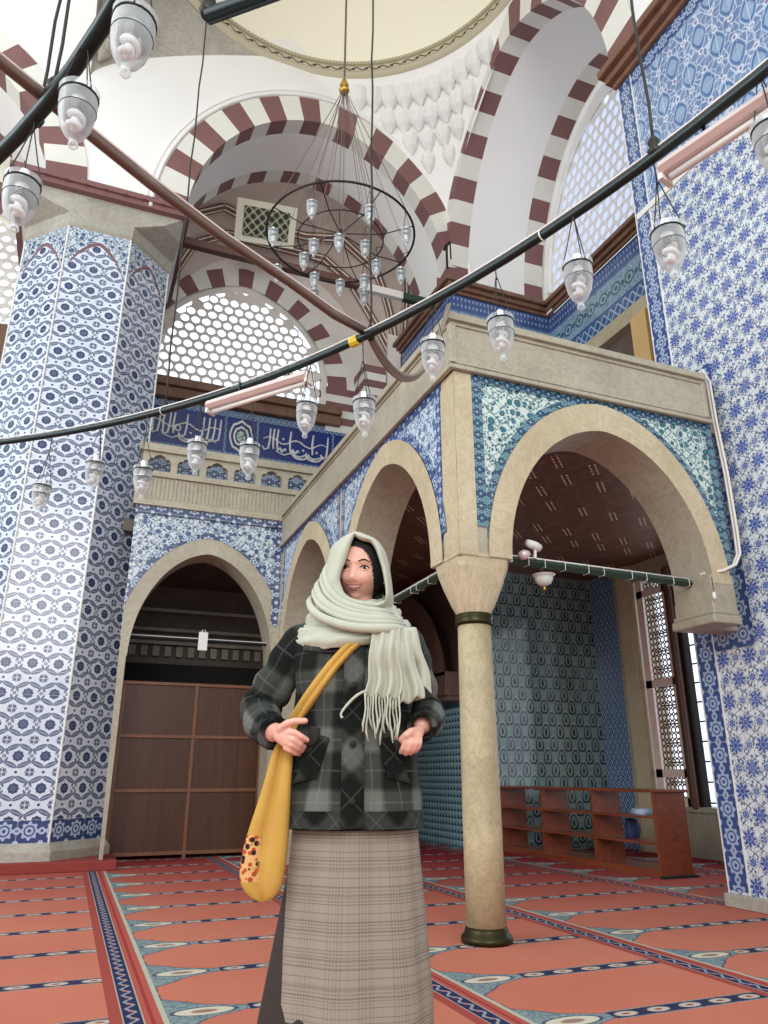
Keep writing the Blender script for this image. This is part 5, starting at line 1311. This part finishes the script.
# --- coat
SEC = [(.798,.190,.136),(.80,.199,.146),(.85,.194,.142),(.92,.186,.137),(1.0,.178,.132),(1.08,.172,.127),(1.16,.174,.126),(1.24,.182,.124),(1.30,.184,.116),(1.34,.168,.102),(1.375,.118,.085),(1.40,.075,.07)]
def sec(z):
    for (z0, a, c), (z1, d, e_) in zip(SEC[:-1], SEC[1:]):
        if z0 <= z <= z1: f = (z-z0)/(z1-z0); return a+(d-a)*f, c+(e_-c)*f
    return SEC[-1][1:]
def csurf(ang, z, off=0.0):
    rx, ry = sec(z); c, s_ = math.cos(ang), math.sin(ang); e_ = 2.4
    r = (abs(c/rx)**e_+abs(s_/ry)**e_)**(-1/e_)+off
    r += 0.004*math.sin(ang*5+z*22)+0.003*math.sin(ang*9-z*41)
    return Vector((r*c, .015+r*s_, z))
b = MB(); NA, zl = 72, [.798+(1.40-.798)*k/44 for k in range(45)]
for k in range(44):
    for i in range(NA):
        a0, a1 = 2*PI*i/NA, 2*PI*(i+1)/NA; z0, z1 = zl[k], zl[k+1]
        b.poly([csurf(a0,z0), csurf(a1,z0), csurf(a1,z1), csurf(a0,z1)], 0, [(a0*.17, z0), (a1*.17, z0), (a1*.17, z1), (a0*.17, z1)])
coat = b.build('coat', m_plaid, woman, True); sd = coat.modifiers.new('s', 'SOLIDIFY'); sd.thickness = 0.006; sd.offset = 0.5
def fsurf(x, z, off):     # front of the coat at x
    rx, ry = sec(z); lo_, hi_ = PI, 2*PI
    for _ in range(30):
        m = (lo_+hi_)/2
        if csurf(m, z, off).x < x: lo_ = m
        else: hi_ = m
    return csurf((lo_+hi_)/2, z, off)
def patch(name, quad, mat, off=0.008, nu=10, nv=10, parent=None, thick=0.005):
    """quad: four (x,z) corners bl br tr tl"""
    b = MB(); (ax,az),(bx,bz),(cx,cz),(dx,dz) = quad
    f = lambda u, v: ((ax*(1-u)+bx*u)*(1-v)+(dx*(1-u)+cx*u)*v, (az*(1-u)+bz*u)*(1-v)+(dz*(1-u)+cz*u)*v)
    for i in range(nu):
        for j in range(nv):
            q = [f(i/nu,j/nv), f((i+1)/nu,j/nv), f((i+1)/nu,(j+1)/nv), f(i/nu,(j+1)/nv)]
            b.poly([fsurf(x, z, off) for x, z in q], 0, q)
    o = b.build(name, mat, parent or coat, True); s_ = o.modifiers.new('s', 'SOLIDIFY'); s_.thickness = thick; s_.offset = 0
    return o
patch('placket', [(-.028,.802),(.036,.802),(.034,1.33),(-.026,1.33)], m_bias, .010, 4, 24)
patch('storm_flap', [(-.150,1.285),(-.045,1.272),(-.03,1.34),(-.140,1.335)], m_plaid, .012, 8, 5)
patch('pocket_welt', [(-.165,.915),(-.095,.93),(-.062,1.035),(-.090,1.045)], m_bias, .010, 6, 6)
patch('pocket_welt', [(.100,.93),(.165,.915),(.105,1.040),(.075,1.030)], m_bias, .010, 6, 6)
patch('pocket_opening', [(-.135,1.010),(-.098,1.018),(-.092,1.064),(-.118,1.070)], 'dark', .0095, 5, 5)  # dark patch laid on the coat to paint the shade inside the pocket mouth
patch('collar', [(-.105,1.345),(-.01,1.33),(-.01,1.375),(-.09,1.378)], m_plaid, .014, 6, 4)
b = MB()
for i in range(NA):
    a0, a1 = 2*PI*i/NA, 2*PI*(i+1)/NA
    for z0, z1 in ((.800,.822),(.822,.845)): b.poly([csurf(a0,z0,.008), csurf(a1,z0,.008), csurf(a1,z1,.008), csurf(a0,z1,.008)], 0, [(a0*.17, z0), (a1*.17, z0), (a1*.17, z1), (a0*.17, z1)])
b.build('hem_band', m_bias, coat, True)
for z in (1.335, 1.18, 1.02, .87):
    b = MB(); p = fsurf(.004, z, .018); b.lathe([(0,0),(.009,.001),(.010,.004),(0,.006)], (0,0,0), 14); o = b.build('button', 'dark', coat, True); o.location = p; o.rotation_euler = (PI/2, 0, 0)
def sleeve(pts, rs, name, nseg=34):
    P_ = [Vector(p) for p in pts]; out = []; rr = []
    for i in range(nseg+1):
        t = i/nseg*(len(P_)-1); k = min(int(t), len(P_)-2); f = t-k
        p0, p1, p2, p3 = P_[max(k-1,0)], P_[k], P_[k+1], P_[min(k+2,len(P_)-1)]
        out.append(0.5*((2*p1)+(p2-p0)*f+(2*p0-5*p1+4*p2-p3)*f*f+(3*p1-p0-3*p2+p3)*f**3)); r = rs[k]+(rs[k+1]-rs[k])*f
        rr.append(r)
    b = MB(); n = 28; rings = []; prev = None
    for i, p in enumerate(out):
        t = (out[min(i+1,nseg)]-out[max(i-1,0)]).normalized(); a = (t.cross(Vector((0,1,0))) if prev is None else prev-t*prev.dot(t)).normalized(); prev = a; c = t.cross(a)
        amp = 0.035+0.065*math.exp(-((i/nseg-0.58)/0.22)**2)
        rings.append([p+(a*math.cos(2*PI*k/n)+c*math.sin(2*PI*k/n))*rr[i]*(1+amp*math.sin(i*1.25+2.2*math.sin(2*PI*k/n))) for k in range(n)])
    b.loft(rings, True, False, 0, (0.42, 0.0135)); o = b.build(name, m_plaid, coat, True); s_ = o.modifiers.new('s', 'SOLIDIFY'); s_.thickness = 0.006; s_.offset = -1
    return rings, o
rg, o1 = sleeve([(-.105,.015,1.345),(-.168,.02,1.315),(-.228,.035,1.225),(-.283,.045,1.138),(-.262,-.04,1.078),(-.222,-.102,1.050)], [.050,.066,.062,.060,.054,.045], 'sleeve')
rg2, o2 = sleeve([(.105,.015,1.345),(.160,.02,1.315),(.190,.05,1.225),(.215,.07,1.130),(.222,-.005,1.095),(.196,-.112,1.066)], [.050,.060,.056,.052,.048,.040], 'sleeve')
for R_ in (rg, rg2):
    c = sum((Vector(p) for p in R_[-1]), Vector())/28; c2 = sum((Vector(p) for p in R_[-5]), Vector())/28
    b = MB(); b.loft([[c2.lerp(c, f)+(Vector(p)-c).normalized()*(.048 if R_ is rg else .042) for p in R_[-1]] for f in (.35, .6, .95, 1.04)]+[[c2.lerp(c, f)+(Vector(p)-c).normalized()*rr_ for p in R_[-1]] for f, rr_ in ((1.04, .030), (.8, .028))], True, False, 0, (.4, .02)); cu = b.build('cuff', m_bias, coat, True); s_ = cu.modifiers.new('s', 'SOLIDIFY'); s_.thickness = 0.005
    if R_ is rg:
        b = MB(); b.lathe([(0,0),(.009,.001),(.010,.004),(0,.006)], (0,0,0), 14); o = b.build('button', 'dark', cu, True); o.location = c2.lerp(c, .5)+Vector((-.045, -.035, -.005)); o.rotation_euler = (PI/2, 0, -.8)

# --- skirt with dark lining, boots
def skirt_ring(z, rx, ry, cx, amp, n=72): return [(cx+(rx+amp*math.sin(7*a+1))*math.cos(a), .02+(ry+amp*math.sin(7*a+1))*math.sin(a), z) for a in [2*PI*k/n for k in range(n)]]
b = MB(); rings = []
for k in range(25):
    f = k/24; z = .90-.78*f; rings.append(skirt_ring(z, .172+.046*min(1, f*1.5)-.008*f, .120+.045*f, .004, .002+.008*f))
b.loft(rings, True, False, 0, (1.1, 0.0325)); sk = b.build('skirt', tweed(), woman, True); s_ = sk.modifiers.new('s', 'SOLIDIFY'); s_.thickness = 0.004
b = MB(); rings = []
for k in range(20):
    f = k/19; z = .78-.64*f; rings.append(skirt_ring(z, .155+.075*f, .10+.04*f, -.012-.040*f, .003))
b.loft(rings, True, False); lo_ = b.build('skirt_lining', plain('dark_brown_lining', (46, 38, 34), 0.8), woman, True)
for sx in (-1, 1):
    b = MB(); b.loft([[(sx*.092+rx*math.cos(a), cy+ry*math.sin(a), z) for a in [2*PI*k/18 for k in range(18)]] for z, rx, ry, cy in ((0.0,.040,.115,-.05),(.012,.042,.118,-.05),(.03,.042,.112,-.045),(.05,.040,.085,-.02),(.08,.040,.06,.012),(.14,.046,.052,.025),(.24,.056,.060,.02),(.30,.060,.064,.015))])
    b.build('boot', plain('black_leather', (30, 26, 24), 0.4), woman, True)

# --- headscarf: hood, neck wraps, hanging end with fringe
def resample(pts, n):
    P_ = [Vector((a, c, 0)) for a, c in pts]+[Vector((*pts[0], 0))]; L = [0]
    for p, q in zip(P_[:-1], P_[1:]): L.append(L[-1]+(q-p).length)
    out = []
    for i in range(n):
        d = L[-1]*i/n; k = max(j for j in range(len(P_)-1) if L[j] <= d+1e-9); f = (d-L[k])/max(1e-6, L[k+1]-L[k]); v = P_[k].lerp(P_[k+1], f); out.append((v.x, v.y))
    return out
OPEN = [(-.004,1.668),(.020,1.652),(.052,1.645),(.068,1.619),(.087,1.560),(.094,1.520),(.100,1.484),(.098,1.458),(.078,1.448),(.050,1.450),(.018,1.455),(-.015,1.465),(-.034,1.482),(-.048,1.520),(-.045,1.547),(-.030,1.585),(-.016,1.636)]
OUT = [(.000,1.680),(.024,1.681),(.064,1.664),(.094,1.625),(.106,1.578),(.113,1.521),(.118,1.47),(.112,1.43),(.080,1.41),(.045,1.40),(0,1.40),(-.06,1.41),(-.110,1.43),(-.136,1.46),(-.120,1.53),(-.104,1.58),(-.080,1.645),(-.036,1.678)]
OPEN = [(a, c-.022) for a, c in OPEN]; OUT = [((a+.010 if a < -.05 and c < 1.6 else a), c-.014) for a, c in OUT]
NO = 60; o_, u_ = resample(OPEN, NO), resample(OUT, NO)
cx_, cz_ = 0.0, 1.56; prof = [(0.0,-.078),(.03,-.094),(.18,-.100),(.45,-.085),(.75,-.050),(.95,-.010),(1.0,.03)]
rings = []
for f, y in prof:
    rings.append([(a[0]+(c[0]-a[0])*f, y+0.012*max(0, (a[1]-1.62))/.06+.004*math.sin(i*.9+f*7)*f*(1-f)*4, a[1]+(c[1]-a[1])*f) for i, (a, c) in enumerate(zip(o_, u_))])
for f, y in ((.92,.075),(.72,.110),(.4,.130),(.05,.136)):
    rings.append([(cx_+(c[0]-cx_)*f, y, cz_+(c[1]-cz_)*f) for c in u_])
b = MB(); b.loft(rings, True, False); hood = b.build('headscarf', m_scarf, woman, True); s_ = hood.modifiers.new('s', 'SOLIDIFY'); s_.thickness = 0.004; s_.offset = 1
sb = hood.modifiers.new('sub', 'SUBSURF'); sb.levels = 1; sb.render_levels = 2
# diagonal fold running from the left temple under the chin
def fold(pts, rs, name='scarf_fold'):
    P_ = [Vector(p) for p in pts]; sm, rr = [], []
    for k in range(len(P_)-1):
        for q in range(6):
            f = q/6; p0, p1, p2, p3 = P_[max(k-1,0)], P_[k], P_[k+1], P_[min(k+2,len(P_)-1)]
            sm.append(0.5*((2*p1)+(p2-p0)*f+(2*p0-5*p1+4*p2-p3)*f*f+(3*p1-p0-3*p2+p3)*f**3)); rr.append(rs[k]+(rs[k+1]-rs[k])*f)
    sm.append(P_[-1]); rr.append(rs[-1]); b = MB(); b.tube(sm, rr, 12); return b.build(name, m_scarf, hood, True)
for d in range(5):
    e = (0,.017,.043,.058,.086)[d]; g = d*.010; fk = (1,.6,1.25,.7,1.15)[d]
    fold([(-.090-g,.0,1.575-e*1.2),(-.094-g*1.1,-.055-g*.2,1.530-e*1.1),(-.078-g*.8,-.088-g*.7,1.474-e),(-.040-g*.3,-.106-g*.9,1.430-e*.85),(.02,-.116-g,1.404-e*.75),(.080+g,-.102-g*.8,1.398-e*.65),(.118+g*1.2,-.04,1.405-e*.6)], [r*fk for r in (.004,.009,.0115,.012,.0125,.012,.006)])
b = MB(); rings = []
for k in range(27):
    f = k/26
    row = []
    for i in range(80):
        a = 2*PI*i/80; back = 0.5+0.5*math.sin(a)       # +y = back
        right = math.cos(a)
        z = 1.432-.135*f+0.075*back*(1-f)+.012*math.sin(a*2+f*3)*f+(-.012*f if right > 0.4 else 0)
        rx = .085+.102*min(1, f*1.25)**0.75-(.02*max(0, f-.85)/.15); ry = .088+.062*min(1, f*1.2)**0.8-(.018*max(0, f-.85)/.15)
        d = (.0035+.003*math.sin(a*1.7+f*4))*math.sin(2*PI*(f*4.6+.75*math.cos(a)+.22*math.sin(2*a+f*5)))+.0025*math.sin(2*PI*(f*11-.9*math.cos(a)))+.002*math.sin(a*11+f*17)
        row.append(((rx+d)*math.cos(a)+.003, .012+(ry+d)*math.sin(a), z+d*.6))
    rings.append(row)
b.loft(rings, True, False); nw = b.build('neck_wrap', m_scarf, hood, True); s_ = nw.modifiers.new('s', 'SOLIDIFY'); s_.thickness = 0.004; s_.offset = 1
def cloth(name, top, bot, zt_, zb_, y0, pleats, amp, zb2=None, seed=1, yb=None):
    b = MB(); nu, nv = 40, 26; zb2 = zb_ if zb2 is None else zb2
    def f(u, v):
        x = (top[0]+(top[1]-top[0])*u)*(1-v)+(bot[0]+(bot[1]-bot[0])*u)*v; zb = zb_+(zb2-zb_)*u; z = zt_+(zb-zt_)*v
        w_ = math.sin(2*PI*pleats*u+seed+1.2*v); y = y0+((yb or y0)-y0)*v-amp*(0.35+0.65*v)*w_-.018*math.sin(PI*min(1, v*1.6))*math.sin(PI*u)
        return Vector((x+.006*math.sin(v*9+seed)*v, y, z+.006*w_*v))
    for i in range(nu):
        for j in range(nv): b.poly([f(i/nu,j/nv), f((i+1)/nu,j/nv), f((i+1)/nu,(j+1)/nv), f(i/nu,(j+1)/nv)])
    o = b.build(name, m_scarf, hood, True); s_ = o.modifiers.new('s', 'SOLIDIFY'); s_.thickness = 0.004; return f
cloth('hanging_end', (.095,.185), (.120,.235), 1.348, 1.20, -.118, 2.2, .010, 1.165, 2.0, -.105)
cloth('hanging_end', (.080,.165), (.100,.205), 1.338, 1.115, -.130, 2.6, .012, 1.15, 0.4, -.128)
fe = cloth('hanging_end', (.055,.135), (.040,.135), 1.340, 1.150, -.145, 2.8, .012, 1.142, 1.0, -.150)
for k in range(13):
    p = fe(k/12, 1.0); b = MB(); L = .105+.02*math.sin(k*2.3)
    b.tube([p+Vector((.004*math.sin(k+j*1.1)*j/3, .002*math.cos(k+j), -L*j/5)) for j in range(6)], [.0030,.0026,.0026,.0028,.0034,.002], 6); b.build('fringe_tassel', m_scarf, hood, True)
fold([(.045,-.150,1.165),(.015,-.152,1.150),(-.012,-.150,1.125),(-.030,-.150,1.100),(-.026,-.150,1.088)], [.003,.004,.004,.003,.004], 'fringe_tassel')

# --- yellow shoulder bag
BO = Vector((-.235, -.075, .618))
M3 = Matrix.Rotation(-YAW, 4, 'Z'); bag = empty('shoulder_bag', WORG+(M3 @ BO), 'yellow cloth sling bag with dark floral print hanging at the woman\'s hip', 'bag', None, -YAW)
b = MB(); rings = []
for z, x0, x1, dy in ((.618,-.248,-.222,.010),(.628,-.268,-.200,.022),(.650,-.292,-.186,.032),(.685,-.304,-.178,.038),(.76,-.294,-.171,.038),(.837,-.270,-.170,.034),(.917,-.247,-.170,.028),(.984,-.232,-.167,.022),(1.03,-.222,-.172,.016),(1.055,-.212,-.176,.012)):
    c, h = (x0+x1)/2, (x1-x0)/2
    rings.append([Vector((c+h*math.cos(a)*(1+.0*z), -.075+dy*math.sin(a)*(1+.35*math.cos(a*2))-.012*math.exp(-((math.cos(a)+.1)/.18)**2)*(-1 if math.sin(a) < 0 else 0), z))-BO for a in [2*PI*k/36 for k in range(36)]])
b.loft(rings, True, True); bb_ = b.build('bag_body', m_bag, bag, True); sb = bb_.modifiers.new('sub', 'SUBSURF'); sb.levels = 1; sb.render_levels = 2
def strap(offx, offy, wd, name):
    path = [(-.196,1.03),(-.176,1.075),(-.140,1.125),(-.100,1.180),(-.060,1.235),(-.015,1.285),(.030,1.325),(.062,1.350)]; rings = []
    pts = []
    for (a, za), (c, zc) in zip(path[:-1], path[1:]):
        for q in range(5): f = q/5; pts.append((a+(c-a)*f, za+(zc-za)*f))
    pts.append(path[-1])
    V = [fsurf(x+offx, z, .014+offy) for x, z in pts]
    for i, p in enumerate(V):
        t = (V[min(i+1, len(V)-1)]-V[max(i-1, 0)]).normalized(); n = Vector((0,-1,0)); sd_ = t.cross(n).normalized(); n = sd_.cross(t)
        w_ = wd*(1-.35*i/len(V)); rings.append([p-BO+sd_*w_*math.cos(a)+n*.005*math.sin(a) for a in [2*PI*k/12 for k in range(12)]])
    b = MB(); b.loft(rings); b.build(name, m_bag, bag, True)
strap(0.0, 0.0, .023, 'strap'); strap(-.011, .006, .010, 'strap'); strap(.012, .005, .008, 'strap')
b = MB()
pts = [(.062,-.105,1.350),(.100,-.04,1.385),(.105,.04,1.375),(.06,.125,1.30),(-.02,.165,1.2),(-.12,.16,1.10),(-.19,.09,1.03),(-.215,.0,1.0),(-.205,-.06,1.02)]
b.tube([Vector(p)-BO for p in pts], .010, 8); b.build('strap', m_bag, bag, True)
